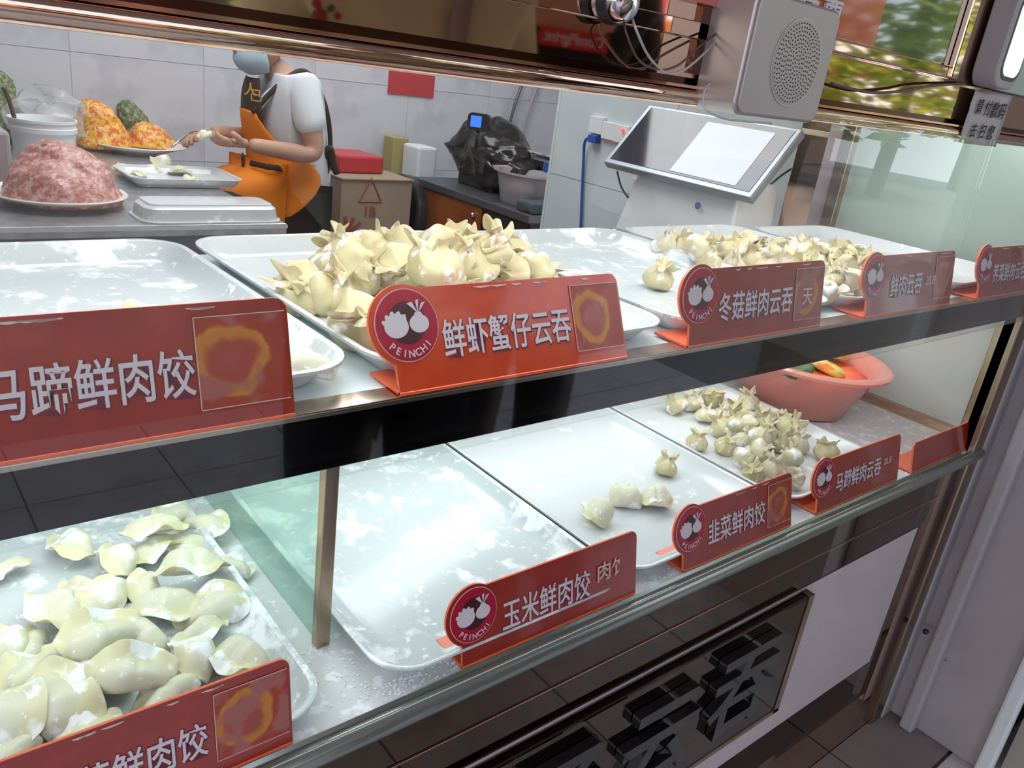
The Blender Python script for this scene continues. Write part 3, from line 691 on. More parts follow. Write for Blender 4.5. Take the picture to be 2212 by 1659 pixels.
for i, (x, y, k, yaw, tl, lv, sc, lab) in enumerate(W2):
    zc = UF + .020 + lv * .018; p = PZ(x, y, zc); r_ = random.Random(i + 60)
    up = k == 4 or i in (11, 14)
    tt = rad(tl + r_.uniform(-10, 10)) if up else rad(r_.uniform(45, 82)); p.y = max(p.y, .055)
    put('wonton', WP[k], p, UF + lv * .018 + .001, (tt, rad(r_.uniform(-10, 10)), rad(yaw) if up else r_.uniform(-1.9, 1.9)), lab, 'wonton', 'plump wontons heaped in the second upper tray', sc * (1 if up else 1.12), 2, .0165)
c = tag(empty('corn_scraps'), 'yellow and pink filling scraps on the tray beside the emblem', 'food scrap')
for k, (x, y, m) in enumerate(((721, 703, 'yellow'), (730, 712, 'corn'), (745, 714, 'pink'), (716, 693, 'yellow'))):
    p = PZ(x, y, UF + .002); bm = bmesh.new(); bmesh.ops.create_icosphere(bm, subdivisions=2, radius=.0045)
    for v in bm.verts: v.co += noise.noise_vector(v.co * 200 + Vector((k, 0, 0))) * .0012
    obj('scrap', bm, M[m], c, loc=(p.x, p.y, UF + .003), smooth=True)
# far heap on upper tier: (zoom coordinates from the photo)
where = ['back left end', 'back left', 'tall tuft at the left', 'left middle', 'left ridge', 'ridge', 'front left, dusted white', 'ridge top', 'centre left', 'centre ridge',
 'front edge, centre', 'centre back', 'back, a tall pointed one', 'centre front', 'front, right of the pointed one', 'above the sign edge', 'back right, folded square', 'centre right', 'low centre right', 'right ridge',
 'right back corner', 'right middle', 'right end', 'far right low end', 'lower right slope', 'lower right middle', 'foot of the heap', 'foot of the heap, right', 'just right of the mushroom sign', 'beside the right emblem', 'lowest at the front']
zc4 = [(200, 245), (335, 260), (460, 262), (560, 365), (600, 262), (720, 248), (735, 395), (870, 240), (870, 350), (980, 285), (1000, 425), (1090, 285), (1240, 275), (1180, 420), (1280, 440), (1330, 375), (1440, 300), (1420, 400), (1480, 455), (1560, 330), (1680, 300), (1610, 395), (1720, 375), (1770, 400), (1510, 540), (1640, 500), (1600, 600), (1720, 560), (1470, 620), (1800, 480), (1600, 670)]
for i, (zx, zy) in enumerate(zc4):
    x, y = 1380 + zx / 3.568, 460 + zy / 3.568; r_ = random.Random(i + 200); lv = 1 if i in (2, 5, 7, 9, 12, 16, 19, 21, 25) else 0
    p = PZ(x, y, UF + .018 + lv * .016)
    p.y = max(p.y, .065); tt = r_.uniform(-18, 18) if r_.random() < .45 else r_.uniform(35, 80)
    put('wonton', WF[r_.randrange(6)], p, UF + lv * .016, (rad(tt), rad(r_.uniform(-18, 18)), r_.uniform(0, 6.28)),
        'frilly wonton of the far upper heap, %s' % where[i], 'wonton', 'frilly wontons heaped in the fourth upper tray', r_.uniform(.98, 1.18), 2, .0165)
wh2 = ['farthest left at the back', 'back row, second from the left', 'back row, third from the left', 'second row left', 'back centre', 'back centre left', 'left slope', 'upper middle', 'upper middle right', 'right shoulder',
 'right shoulder, near the basin', 'left middle', 'middle', 'dead centre', 'centre right', 'apart at the left side of the tray', 'left front slope', 'front centre left', 'front centre', 'right front slope', 'right side, rounded', 'apart at the right, browner',
 'front left foot', 'front foot, centre', 'front foot, right', 'lowest at the front, frilled', 'front, right of the lowest', 'nearest the chive sign, brownish']
zc5 = [(160, 1130), (260, 1112), (380, 1092), (335, 1178), (585, 1108), (500, 1140), (440, 1180), (570, 1190), (700, 1180), (760, 1200), (820, 1250), (430, 1262), (520, 1250), (600, 1268), (700, 1290), (290, 1340), (460, 1365), (580, 1340), (660, 1325), (770, 1350), (890, 1355), (1050, 1405), (570, 1440), (680, 1410), (840, 1440), (620, 1530), (740, 1500), (850, 1560)]
for i, (zx, zy) in enumerate(zc5):
    x, y = 1400 + zx / 2.724, 460 + zy / 2.724; r_ = random.Random(i + 300); lv = 1 if i in (7, 8, 12, 13, 14, 18, 23, 26) else 0
    p = PZ(x, y, LF + .016 + lv * .014)
    p.y = max(p.y, .05); tt = r_.uniform(-14, 14) if r_.random() < .5 else r_.uniform(30, 70)
    put('wonton', WS[r_.randrange(5)], p, LF + lv * .014, (rad(tt), rad(r_.uniform(-14, 14)), r_.uniform(0, 6.28)),
        'small wonton of the lower right heap, %s' % wh2[i], 'wonton', 'small wontons heaped in the fourth lower tray', r_.uniform(1.0, 1.18), 2, .0165)

# ------------------------------------------------------------------ coral basin on lower shelf
bc = PZ(1715, 905, LS); bc = Vector((1.515, .315, LS))
bs = empty('basin', bc, label='coral pink translucent plastic basin of vegetable filling, lower shelf right', cat='basin')
bs.scale = (1.18, 1.18, 1.12)
bm = bmesh.new(); lathe(bm, [(.075, 0), (.082, .004), (.112, .085), (.118, .092), (.132, .094), (.134, .100), (.130, .104), (.116, .102), (.108, .092), (.080, .008), (.0, .006)], 48, sx=1.0, sy=1.15); obj('bowl', bm, M['basket'], bs, smooth=50)
bm = bmesh.new(); lathe(bm, [(.079, .008), (.103, .074), (.09, .082), (.05, .086), (0, .087)], 32, sy=1.15, fn=lambda p, a, r, z: p + noise.noise_vector(p * 40) * .006)
obj('filling', bm, M['carrot'], bs, smooth=True)
rn = random.Random(9)
for k, (dx, dy) in enumerate(((-.05, .03), (.03, .05), (.06, -.02), (-.01, -.05), (.0, .0), (-.07, -.03))):
    bm = bmesh.new(); lathe(bm, [(.036, 0), (.040, .007), (.032, .014), (.015, .017), (0, .016)], 20, sy=.8, fn=lambda p, a, r, z: p + noise.noise_vector(p * 50 + Vector((k, 0, 0))) * .004)
    obj('vegetable_slice', bm, M['dark_green'] if k in (1, 5) else M['yellow'], bs, loc=(dx, dy, .086), rot=(rn.uniform(-.3, .3), rn.uniform(-.3, .3), rn.uniform(0, 6)), smooth=True)
bm = bmesh.new(); bmesh.ops.create_icosphere(bm, subdivisions=4, radius=.06)
for v in bm.verts: v.co = Vector((v.co.x * .9, v.co.y * .8, max(v.co.z, -.05) * .9)) + noise.noise_vector(v.co * 30) * .02
tag(obj('plastic_bag', bm, M['clear'], loc=(1.62, .50, .835), smooth=True), 'clear crumpled plastic bag behind the coral basin', 'plastic bag')

# ------------------------------------------------------------------ speaker and other things on the fascia
sp_ = empty('speaker', (.677, -.001, 1.342), label='silver square loudspeaker with round perforated grille hung on the fascia', cat='loudspeaker')
bm = bmesh.new(); prism(bm, [(x, -.047, z) for x, z in rrect(-.065, 0, .065, .099, .010)], (0, .046, 0))
obj('housing', bm, M['silver'], sp_, smooth=40, bevel=.002)
bm = bmesh.new(); prism(bm, [(x, -.0495, z) for x, z in rrect(-.062, .002, .062, .097, .010)], (0, .003, 0)); obj('front_plate', bm, M['silver_front'], sp_, smooth=40, bevel=.001)
bm = bmesh.new(); ring = [(-.0355, .0), (-.034, .0016), (-.0325, .0)]
gc = (.008, .049)
for (ra, rb, dy, m, nm) in ((.0375, .0375, .0006, 'silver', 'grille_rim'), (.0352, .0352, .0010, 'silver_front', 'grille')):
    bm = bmesh.new(); prism(bm, [(gc[0] + ra * cos(2 * pi * i / 48), -.0495 - dy, gc[1] + rb * sin(2 * pi * i / 48)) for i in range(48)], (0, dy, 0)); obj(nm, bm, M[m], sp_, smooth=40)
bm = bmesh.new()
for k in range(1, 11):
    n_ = max(6, int(k * 5.2)); rr = .0033 * k
    for i in range(n_):
        a = 2 * pi * i / n_ + k; cxx, czz = gc[0] + rr * cos(a), gc[1] + rr * sin(a)
        prism(bm, [(cxx + .00075 * cos(q * pi / 3), -.0508, czz + .00075 * sin(q * pi / 3)) for q in range(6)], (0, .0002, 0))
o = obj('perforations', bm, M['hole'], sp_); o['kind'] = 'stuff'
def fy(x, y, Y=-.006): return PY(x, y, Y)
wv = empty('twisted_wire', label='pair of silver and brown wires looping along the fascia to the speaker', cat='wire')
T('strand', [fy(1360, 20), fy(1372, 60, -.02), fy(1400, 120, -.02), fy(1435, 155, -.02), fy(1470, 155, -.02), fy(1510, 125, -.02), fy(1548, 85, -.012)], .0011, M['wire_grey'], wv)
T('strand', [fy(1345, 25), fy(1352, 70, -.02), fy(1380, 130, -.02), fy(1425, 150, -.02), fy(1465, 140, -.02), fy(1505, 105, -.02), fy(1550, 70, -.012)], .0009, M['wire_brown'], wv)
T('strand', [fy(1533, 180, -.03), fy(1520, 200, -.03), fy(1522, 235, -.035), fy(1560, 255, -.045), fy(1610, 262, -.048), fy(1665, 267, -.045)], .0009, M['wire_grey'], wv)
w2 = empty('flat_cable', label='dark cable sagging along the fascia from speaker to payment device', cat='cable')
T('cable', [fy(1795, 180), fy(1840, 192, -.01), fy(1890, 200, -.012), fy(1950, 196, -.012), fy(2010, 185, -.012), fy(2085, 180)], .0016, M['wire_brown'], w2)
# chrome knob at the top edge
kb = PY(1345, 2, -.02)
k_ = empty('chrome_socket', kb, (rad(90), 0, 0), 'chrome and black round socket on the fascia at the top edge of the photo', 'socket')
bm = bmesh.new(); lathe(bm, [(.016, -.02), (.016, .0), (.013, .006), (.006, .010), (0, .011)], 24); obj('chrome_body', bm, M['chrome'], k_, smooth=30)
bm = bmesh.new(); lathe(bm, [(.0175, -.012), (.0175, -.002)], 24); obj('black_ring', bm, M['black_plastic'], k_, smooth=30)
# payment device
pd = empty('payment_device', (1.18, -.004, 1.41), label='grey payment device with an oblong white lit display at top right', cat='payment device')
bm = bmesh.new(); prism(bm, [(x, -.030, z) for x, z in rrect(-.036, 0, .036, .115, .022, 8)], (0, .030, 0)); obj('shell', bm, M['grey_shell'], pd, smooth=40, bevel=.002)
bm = bmesh.new(); prism(bm, [(x, -.0306, z) for x, z in rrect(-.027, .010, .032, .110, .018, 8)], (0, .001, 0)); obj('bezel', bm, M['black_plastic'], pd, smooth=40)
bm = bmesh.new(); prism(bm, [(x, -.0312, z) for x, z in rrect(-.023, .015, .028, .105, .015, 8)], (0, .001, 0)); obj('display', bm, M['screen_white'], pd, smooth=40)
for dz in (.045, .068):
    bm = bmesh.new(); bmesh.ops.create_icosphere(bm, subdivisions=2, radius=.002); obj('light', bm, mat('white_led', (1, 1, 1), emit=12), pd, loc=(.022, -.0325, dz), smooth=True)
mb = empty('mint_payment_board', (1.33, -.004, 1.41), label='mint green plastic board behind the payment device, top right corner', cat='board')
bm = bmesh.new(); prism(bm, [(x, -.010, z) for x, z in rrect(-.125, 0, .12, .25, .008)], (0, .010, 0)); obj('board', bm, M['mint_card'], mb, bevel=.001)
bm = bmesh.new(); prism(bm, [(x, -.0108, z) for x, z in ((-.012, .045), (.03, .050), (.03, .030), (.0, .032))], (0, .001, 0)); obj('white_mark', bm, M['white_plastic'], mb)
nl = empty('paper_note', (1.218, -.009, 1.375), label='crumpled taped paper note with handwritten payment words, right end of fascia', cat='note')
bm = bmesh.new(); N_ = 10; vs = []
for i in range(N_ + 1):
    for j in range(N_ + 1):
        p = Vector((-.060 + .12 * i / N_, 0, -.036 + .068 * j / N_)); p.y = -.0006 - .0022 * abs(noise.noise(p * 60)); vs.append(bm.verts.new(p))
for i in range(N_):
    for j in range(N_): bm.faces.new((vs[i * (N_ + 1) + j], vs[(i + 1) * (N_ + 1) + j], vs[(i + 1) * (N_ + 1) + j + 1], vs[i * (N_ + 1) + j + 1]))
sheet = obj('sheet', bm, M['paper'], nl, smooth=True); so = sheet.modifiers.new('s', 'SOLIDIFY'); so.thickness = .0004
for t_, x, z, s_ in (('请', -.038, .010, .020), ('付', -.012, .010, .020), ('款', .012, .009, .022), ('码', .036, .009, .022), ('去', -.034, -.020, .019), ('扫', -.006, -.020, .020), ('您', .022, -.020, .020)):
    me = text_mesh(t_, s_, .0001, .0003, shear=.2); obj('handwriting', me, M['ink'], nl, loc=(x, -.0036, z), rot=(rad(90), rad(-4), 0))

# ------------------------------------------------------------------ payment terminal (touch screen) on counter behind the case
pc = tag(B('side_counter', (1.56, .62, FZ), (1.895, .95, 1.00), M['white_plastic'], bevel=.004), 'white counter unit along the pale tiled wall under the touch screen', 'counter')
pos = empty('touch_terminal', (0, 0, 0), label='grey framed touch screen till tilted on a white stand behind the case', cat='till')
Bq = [Vector((1.55, .55, 1.158)), Vector((1.55, 1.009, 1.160)), Vector((1.685, 1.009, 1.311)), Vector((1.688, .55, 1.311))]
nrm = (Bq[1] - Bq[0]).cross(Bq[3] - Bq[0]).normalized()
if nrm.x > 0: nrm = -nrm
def quadbox(name, q, lift, th, m, ins=(0, 0, 0, 0), bevel=0):
    """ins: left(Y-), right, bottom, top fractions"""
    def at(u, v): return q[0].lerp(q[1], u).lerp(q[3].lerp(q[2], u), v)
    pts = [at(ins[0], ins[2]), at(1 - ins[1], ins[2]), at(1 - ins[1], 1 - ins[3]), at(ins[0], 1 - ins[3])]
    bm = bmesh.new(); prism(bm, [p + nrm * lift for p in pts], -nrm * th); return obj(name, bm, m, pos, bevel=bevel)
quadbox('screen_frame', Bq, 0, .022, mat('grey_frame', (.32, .35, .38), .3, .4), bevel=.003)
quadbox('screen_glass', Bq, .0012, .002, M['grey_screen'], (.03, .03, .07, .04))
quadbox('screen_window', Bq, .0022, .001, mat('pale_lit_screen', (.50, .53, .62), .1, emit=.25), (.12, .46, .10, .12))
bm = bmesh.new()
prism(bm, [(1.60, .62, 1.175), (1.60, .92, 1.175), (1.56, .94, 1.0), (1.56, .58, 1.0)], (.16, 0, 0)); obj('stand', bm, M['white_plastic'], pos, bevel=.006)
bm = bmesh.new(); bmesh.ops.create_icosphere(bm, subdivisions=2, radius=.009); 
for v in bm.verts: v.co.x *= .2
pp = PX(1507, 444, 1.575); obj('purple_sticker', bm, mat('purple_dot', (.16, .12, .50), .4), pos, loc=pp, smooth=True)
cb = empty('black_cable', label='black cable looping from the back of the till screen', cat='cable')
bq = lambda x, y, X=1.74: PX(x, y, X)
T('cable', [bq(1650, 410), bq(1700, 370, 1.78), bq(1760, 340, 1.8), bq(1772, 300, 1.8), bq(1750, 265, 1.8)], .003, M['black_plastic'], cb)
T('cable', [bq(1640, 408), bq(1665, 360, 1.76), bq(1705, 320, 1.78), bq(1735, 275, 1.8)], .003, M['black_plastic'], cb)
T('cable', [bq(1640, 440), bq(1660, 455), bq(1640, 478), bq(1612, 490)], .003, M['black_plastic'], cb)
for (x, y) in ((1637, 410), (1632, 438)):
    p = bq(x, y); B('plug', p - Vector((.012, .012, .007)), p + Vector((.012, .012, .007)), M['black_plastic'], cb, .002)
c2 = empty('black_cable', label='black cable hanging under the left of the till screen', cat='cable')
T('cable', [bq(1333, 370, 1.70), bq(1345, 410, 1.74), bq(1375, 445, 1.76), bq(1420, 480, 1.76)], .0028, M['black_plastic'], c2)
T('cable', [bq(1420, 395, 1.70), bq(1408, 430, 1.72), bq(1395, 490, 1.72)], .0036, M['black_plastic'], c2)
c3 = empty('white_cable', label='white cable dropping from the till screen to the counter', cat='cable')
T('cable', [bq(1372, 385, 1.70), bq(1365, 430, 1.72), bq(1362, 470, 1.76), bq(1352, 480, 1.885)], .003, M['white_plastic'], c3)
c4 = empty('blue_cable', label='blue network cable with plug hanging down the pale tiled wall', cat='cable')
T('cable', [bq(1285, 300, 1.885), bq(1265, 302, 1.88), bq(1260, 350, 1.89), bq(1254, 500, 1.89)], .0045, M['blue'], c4)
p = bq(1283, 300, 1.886); B('plug', p - Vector((.012, .018, .012)), p + Vector((.012, .018, .012)), M['blue'], c4, .002)
sk = empty('wall_socket', label='white wall socket strip with red light above the blue cable', cat='socket')
for (x, y) in ((1290, 270), (1318, 283), (1345, 290)):
    p = bq(x, y, 1.893); B('socket_plate', p - Vector((.008, .030, .026)), p + Vector((.007, .030, .026)), M['white_plastic'], sk, .002)
p = bq(1345, 282, 1.882); bm = bmesh.new(); bmesh.ops.create_icosphere(bm, subdivisions=2, radius=.006); obj('indicator_light', bm, M['led_red'], sk, loc=p, smooth=True)

# ------------------------------------------------------------------ work table with fillings
TZ = .88
tb = empty('work_table', (0, 0, FZ), label='stainless steel work table behind the case with fillings and trays', cat='table')
def tp(name, a, b, m, bevel=0): bm = bmesh.new(); box(bm, (a[0], a[1], a[2] - FZ), (b[0], b[1], b[2] - FZ)); return obj(name, bm, m, tb, bevel=bevel)
tp('tabletop', (-.9, 1.58, TZ - .03), (.955, 3.10, TZ), M['steel'], .003)
tp('front_edge', (-.9, 1.575, TZ - .012), (.955, 1.58, TZ - .002), M['chrome'])
tp('apron', (-.86, 1.61, TZ - .14), (.91, 1.63, TZ - .03), M['steel_dark'])
for lx in (-.8, .87):
    for ly in (1.64, 3.02): tp('leg', (lx, ly, FZ), (lx + .045, ly + .045, TZ - .03), M['steel_dark'])
tp('lower_shelf', (-.8, 1.7, .32), (.9, 3.0, .34), M['steel_dark'])
def plate(x, y, r, label, z=TZ, ell=1):
    p = PZ(x, y, z); bm = bmesh.new(); lathe(bm, [(r * .55, 0), (r * .58, .006), (r * .97, .026), (r, .030), (r * .985, .033), (r * .93, .028), (r * .6, .010), (0, .008)], 48)
    o = tag(obj('plate', bm, M['plate'], loc=(p.x, p.y, z), smooth=50), label, 'plate'); return p
def mound(name, c, rx, ry, h, m, label, seed=0, peak=(0, 0), rough=.012, cat='filling', pw=1.7):
    bm = bmesh.new(); n = 64; k_ = 26; rings = []
    sv = Vector((seed * 4.2, seed, 0))
    for j in range(k_ + 1):
        t = j / k_; ring = []
        for i in range(n):
            a = 2 * pi * i / n; rr = 1 - t ** 1.4
            prof = (1 - (1 - t) ** 2) if True else t
            x = rx * (1 - t) ** (1 / pw) * cos(a) + peak[0] * t; y = ry * (1 - t) ** (1 / pw) * sin(a) + peak[1] * t; z = h * (1 - (1 - t) ** pw)
            p = Vector((x, y, z)); d = noise.noise_vector(p * 14 + sv) * rough * 1.7 + noise.noise_vector(p * 45 + sv) * rough * .8 + noise.noise_vector(p * 110 + sv) * rough * .4
            if j == 0: d.z = 0; d *= .4
            ring.append(bm.verts.new(p + d))
        rings.append(ring)
    for a, b in zip(rings, rings[1:]):
        for i in range(n): bm.faces.new((a[i], a[(i + 1) % n], b[(i + 1) % n], b[i]))
    bm.faces.new(rings[0][::-1]); bm.faces.new(rings[-1])
    return tag(obj(name, bm, m, loc=c, smooth=True), label, cat)
p = plate(130, 440, .160, 'cream plate under the mound of pink mince'); mound('mince_mound', (p.x + .01, p.y + .01, TZ + .012), .142, .142, .135, M['mince'], 'large mound of raw pink mince heaped on a cream plate', 1, (.01, .02), .007)
p = plate(300, 328, .165, 'cream plate behind the mince carrying two corn filling mounds')
q = PZ(222, 322, TZ); mound('corn_mound', (q.x, q.y, TZ + .012), .10, .10, .16, M['corn'], 'tall mound of corn and carrot filling behind the white tub', 2, (-.02, .0), .007)
q = PZ(328, 322, TZ); mound('corn_mound', (q.x, q.y, TZ + .012), .095, .085, .085, M['corn'], 'lower mound of corn and carrot filling near the worker hands', 3, (-.02, .0), .006)
q = PZ(300, 300, TZ); 
plate(300, 300, .09, 'small white plate under the far green filling')
mound('green_mound', (q.x - .01, q.y, TZ + .01), .075, .07, .14, M['green'], 'dark green chopped filling behind the tall corn mound', 4, (-.03, 0), .008)
q = PZ(12, 300, TZ)
mound('green_mound', (q.x - .02, q.y, TZ), .10, .10, .24, M['green'], 'green chopped filling heap at the left edge of the photo', 5, (0, 0), .010)
# tub
q = PZ(100, 372, TZ); tubo = empty('tub', (q.x, q.y, TZ), label='white plastic tub with ribbed rim behind the mince', cat='tub')
bm = bmesh.new(); lathe(bm, [(.070, 0), (.073, .004), (.084, .12), (.090, .121), (.091, .134), (.088, .136), (.088, .148), (.092, .150), (.092, .157), (.087, .157), (.082, .14), (.070, .01), (0, .008)], 48); obj('body', bm, M['white_plastic'], tubo, smooth=40)
bm = bmesh.new(); tube(bm, [(-.06, 0, .09), (-.08, .0, .20), (-.092, 0, .235)], .006, 8, 4); obj('spoon_handle', bm, mat('dark_wood', (.09, .05, .04), .5), tubo, smooth=True)
# trays on the table
def ttray(x, y, W, D, yaw, label, m, z=TZ, H=.03):
    q = PZ(x, y, z + H); return tag(obj('tray', tray_mesh(W, D, H=H), m, loc=(q.x, q.y, z), rot=(0, 0, yaw), smooth=35), label, 'tray', None), q
t1, q1 = ttray(448, 432, .37, .16, 0, 'upturned narrow white tray at the front of the work table', M['melamine2'], H=.045)
t1.rotation_euler = (pi, 0, 0); t1.location.z = TZ + .045
t2, q2 = ttray(385, 372, .34, .26, 0, 'white tray of wrappers on the work table', M['melamine2'])
for i, (x, y, s) in enumerate(((268, 360, 1), (352, 352, 1.5), (300, 372, .9), (390, 368, 1.1), (405, 384, .9), (330, 362, 1))):
    q = PZ(x, y, TZ + .02); put('dumpling', DM[i % 5], q, TZ + .006, (0, 0, i * 1.1), 'pale dumpling in the work table tray, %s' % ['leftmost', 'largest, at the back', 'front left', 'right of the largest', 'front right', 'between the left ones'][i], 'dumpling', 'dumplings in the work table tray', s, 1)
# clear bag and boxes at left
bm = bmesh.new(); bmesh.ops.create_icosphere(bm, subdivisions=4, radius=.1)
for v in bm.verts: v.co = Vector((v.co.x * 1.2, v.co.y, max(v.co.z, -.08) * .9)) + noise.noise_vector(v.co * 20) * .045
q = PZ(112, 318, TZ); tag(obj('plastic_bag', bm, M['clear'], loc=(q.x, q.y, TZ + .10), smooth=True), 'clear plastic bag of flour behind the white tub', 'plastic bag')
q = PZ(105, 318, TZ); B_ = B('flour_box', (q.x - .10, q.y - .06, TZ), (q.x + .08, q.y + .06, TZ + .09), M['plate'], bevel=.01); tag(B_, 'cream coloured box inside the bag behind the tub', 'box')
q = PZ(0, 405, TZ); tag(B('clear_container', (q.x - .15, q.y - .03, TZ), (q.x + .03, q.y + .12, TZ + .15), M['bowl_clear'], bevel=.01), 'milky container at the left edge behind the mince', 'container')

# ------------------------------------------------------------------ worker
def hand(root, wrist, dirv, palmn, side, size=.085, curl=.6, m=None, name='hand'):
    """five-fingered hand as one skinned surface"""
    d = dirv.normalized(); n = palmn.normalized(); s = d.cross(n).normalized() * side
    V = [wrist, wrist + d * size * .35, wrist + d * size * .9]; E_ = [(0, 1), (1, 2)]; Rr = [(.024, .018), (.034, .016), (.036, .014)]
    for k, (off, ln) in enumerate(((-.032, .70), (-.011, .82), (.011, .78), (.032, .62))):
        base = wrist + d * size * .9 + s * off; i0 = len(V); V.append(base); E_.append((2, i0)); Rr.append(.0105); c = 0; p = base
        for j in range(3):
            c += curl * (.5 + .3 * j); dd = (d * cos(c) + n * sin(c)).normalized(); p = p + dd * size * ln * (.42, .32, .24)[j]
            V.append(p); E_.append((len(V) - 2, len(V) - 1)); Rr.append((.0095, .0088, .0075)[j])
    i0 = len(V); p = wrist + d * size * .4 - s * .034; V.append(p); E_.append((1, i0)); Rr.append(.013)
    for j, l in enumerate((.35, .3)):
        p = p + (d * .8 - s * .5 * (1 - j) + n * .5).normalized() * size * l; V.append(p); E_.append((len(V) - 2, len(V) - 1)); Rr.append(.011 - .002 * j)
    me = skin(V, E_, Rr, 2, 1); return obj(name, me, m or M['skin'], root)
def head(root, c, fwd, r=.1, hair=True, mask=None, cap=None, skinm=None, long_hair=False):
    """shaped head; local +x faces fwd"""
    fwd = fwd.normalized(); zax = Vector((0, 0, 1)); zax = (zax - fwd * zax.dot(fwd)).normalized(); yax = zax.cross(fwd)
    Mx = Matrix((fwd, yax, zax)).transposed().to_4x4(); Mx.translation = c
    bm = bmesh.new(); bmesh.ops.create_uvsphere(bm, u_segments=32, v_segments=24, radius=1)
    for v in bm.verts:
        x, y, z = v.co; x *= .098; y *= .074; z *= .118
        if z < -.02: k = (-.02 - z) / .1; y *= 1 - .35 * k; x = x * (1 - .25 * k) + .012 * k
        if x > .05:
            g = math.exp(-(y / .011) ** 2)
            if -.035 < z < .02: x += .020 * g * (1 - abs(z + .018) / .04) if abs(z + .018) < .04 else 0
            for sy in (-1, 1): x -= .010 * math.exp(-((y - sy * .030) / .014) ** 2 - ((z - .008) / .011) ** 2)
            x += .006 * math.exp(-((z + .055) / .008) ** 2 - (y / .02) ** 2)
        v.co = (x, y, z)
    o = obj('head', bm, skinm or M['skin'], root, smooth=True); o.matrix_local = Mx
    for sy in (-1, 1):
        bm = bmesh.new(); bmesh.ops.create_uvsphere(bm, u_segments=12, v_segments=8, radius=.011); e = obj('eye', bm, [M['white_plastic']], root, smooth=True); e.matrix_local = Mx @ Matrix.Translation((.078, sy * .030, .008))
        bm = bmesh.new(); bmesh.ops.create_uvsphere(bm, u_segments=12, v_segments=8, radius=.006); e = obj('iris', bm, [M['black_plastic']], root, smooth=True); e.matrix_local = Mx @ Matrix.Translation((.085, sy * .030, .008))
        bm = bmesh.new(); bmesh.ops.create_uvsphere(bm, u_segments=12, v_segments=10, radius=1)
        for v in bm.verts: v.co = (v.co.x * .018, v.co.y * .007, v.co.z * .030)
        e = obj('ear', bm, skinm or M['skin'], root, smooth=True); e.matrix_local = Mx @ Matrix.Translation((-.005, sy * .075, -.005))
    if mask:
        bm = bmesh.new(); bmesh.ops.create_uvsphere(bm, u_segments=32, v_segments=20, radius=1)
        for v in list(bm.verts):
            if v.co.x < .02 : bm.verts.remove(v)
        for v in bm.verts: v.co = (.010 + v.co.x * .105, v.co.y * .078, v.co.z * .068 - .052 + .002 * sin(v.co.z * 18))
        e = obj('mask', bm, mask, root, smooth=True); e.matrix_local = Mx; sd = e.modifiers.new('s', 'SOLIDIFY'); sd.thickness = .002
    bm = bmesh.new(); bmesh.ops.create_uvsphere(bm, u_segments=32, v_segments=24, radius=1)
    for v in list(bm.verts):
        if (v.co.x > .35 and v.co.z < .55) or (v.co.z < (-.95 if long_hair else -.45)): bm.verts.remove(v)
    for v in bm.verts: v.co = (v.co.x * .106, v.co.y * .084, v.co.z * (.128 if v.co.z > 0 or not long_hair else .26)); v.co += noise.noise_vector(v.co * 60) * .004
    e = obj('hair' if not cap else 'cap', bm, cap or M['hair'], root, smooth=True); e.matrix_local = Mx; sd = e.modifiers.new('s', 'SOLIDIFY'); sd.thickness = .006
    return o

wk = empty('person', (0, 0, 0), label='shop worker in white shirt and orange apron with blue mask filling a dumpling', cat='person')
g = lambda x, y, Y: PY(x, y, Y)
pel = g(640, 440, 2.52); ch1 = g(632, 330, 2.50); ch2 = g(620, 235, 2.50); nk = g(607, 165, 2.50); hd = g(560, 82, 2.50)
shN, shF = g(655, 185, 2.33), g(590, 172, 2.67); elN = g(682, 338, 2.30); wrN = g(535, 312, 2.28); elF = g(590, 300, 2.72); wrF = g(455, 285, 2.55)
kneeN, kneeF = pel + Vector((-.36, -.10, .02)), pel + Vector((-.36, .12, .02))
ftN, ftF = Vector((kneeN.x + .03, kneeN.y, FZ + .06)), Vector((kneeF.x + .03, kneeF.y, FZ + .06))
toeN, toeF = ftN + Vector((-.16, 0, -.03)), ftF + Vector((-.16, 0, -.03))
V = [pel, ch1, ch2, nk, hd + Vector((.03, 0, -.06)), shN, elN, wrN, shF, elF, wrF, pel + Vector((-.04, -.09, -.02)), kneeN, ftN, toeN, pel + Vector((-.04, .09, -.02)), kneeF, ftF, toeF]
E_ = [(0, 1), (1, 2), (2, 3), (3, 4), (2, 5), (5, 6), (6, 7), (2, 8), (8, 9), (9, 10), (0, 11), (11, 12), (12, 13), (13, 14), (0, 15), (15, 16), (16, 17), (17, 18)]
Rr = [.12, .105, .11, .05, .045, .052, .040, .026, .052, .040, .026, .085, .06, .042, .03, .085, .06, .042, .03]
obj('body', skin(V, E_, Rr, 2, 0), M['skin'], wk)
# shirt: torso + short sleeves
slN, slF = shN.lerp(elN, .72), shF.lerp(elF, .72)
V = [pel + Vector((.02, 0, -.02)), ch1, ch2, nk + Vector((.0, 0, -.03)), shN, slN, shF, slF]
obj('shirt', skin(V, [(0, 1), (1, 2), (2, 3), (2, 4), (4, 5), (2, 6), (6, 7)], [.165, .128, .135, .062, .066, .060, .066, .060], 2, 0), M['white_cloth'], wk)
# collar band
bm = bmesh.new(); tube(bm, [nk + Vector((.035, -.07, .0)), nk + Vector((-.06, -.05, -.06)), nk + Vector((-.12, -.01, -.15))], .017, 8, 6); obj('collar', bm, M['white_cloth'], wk, smooth=True)
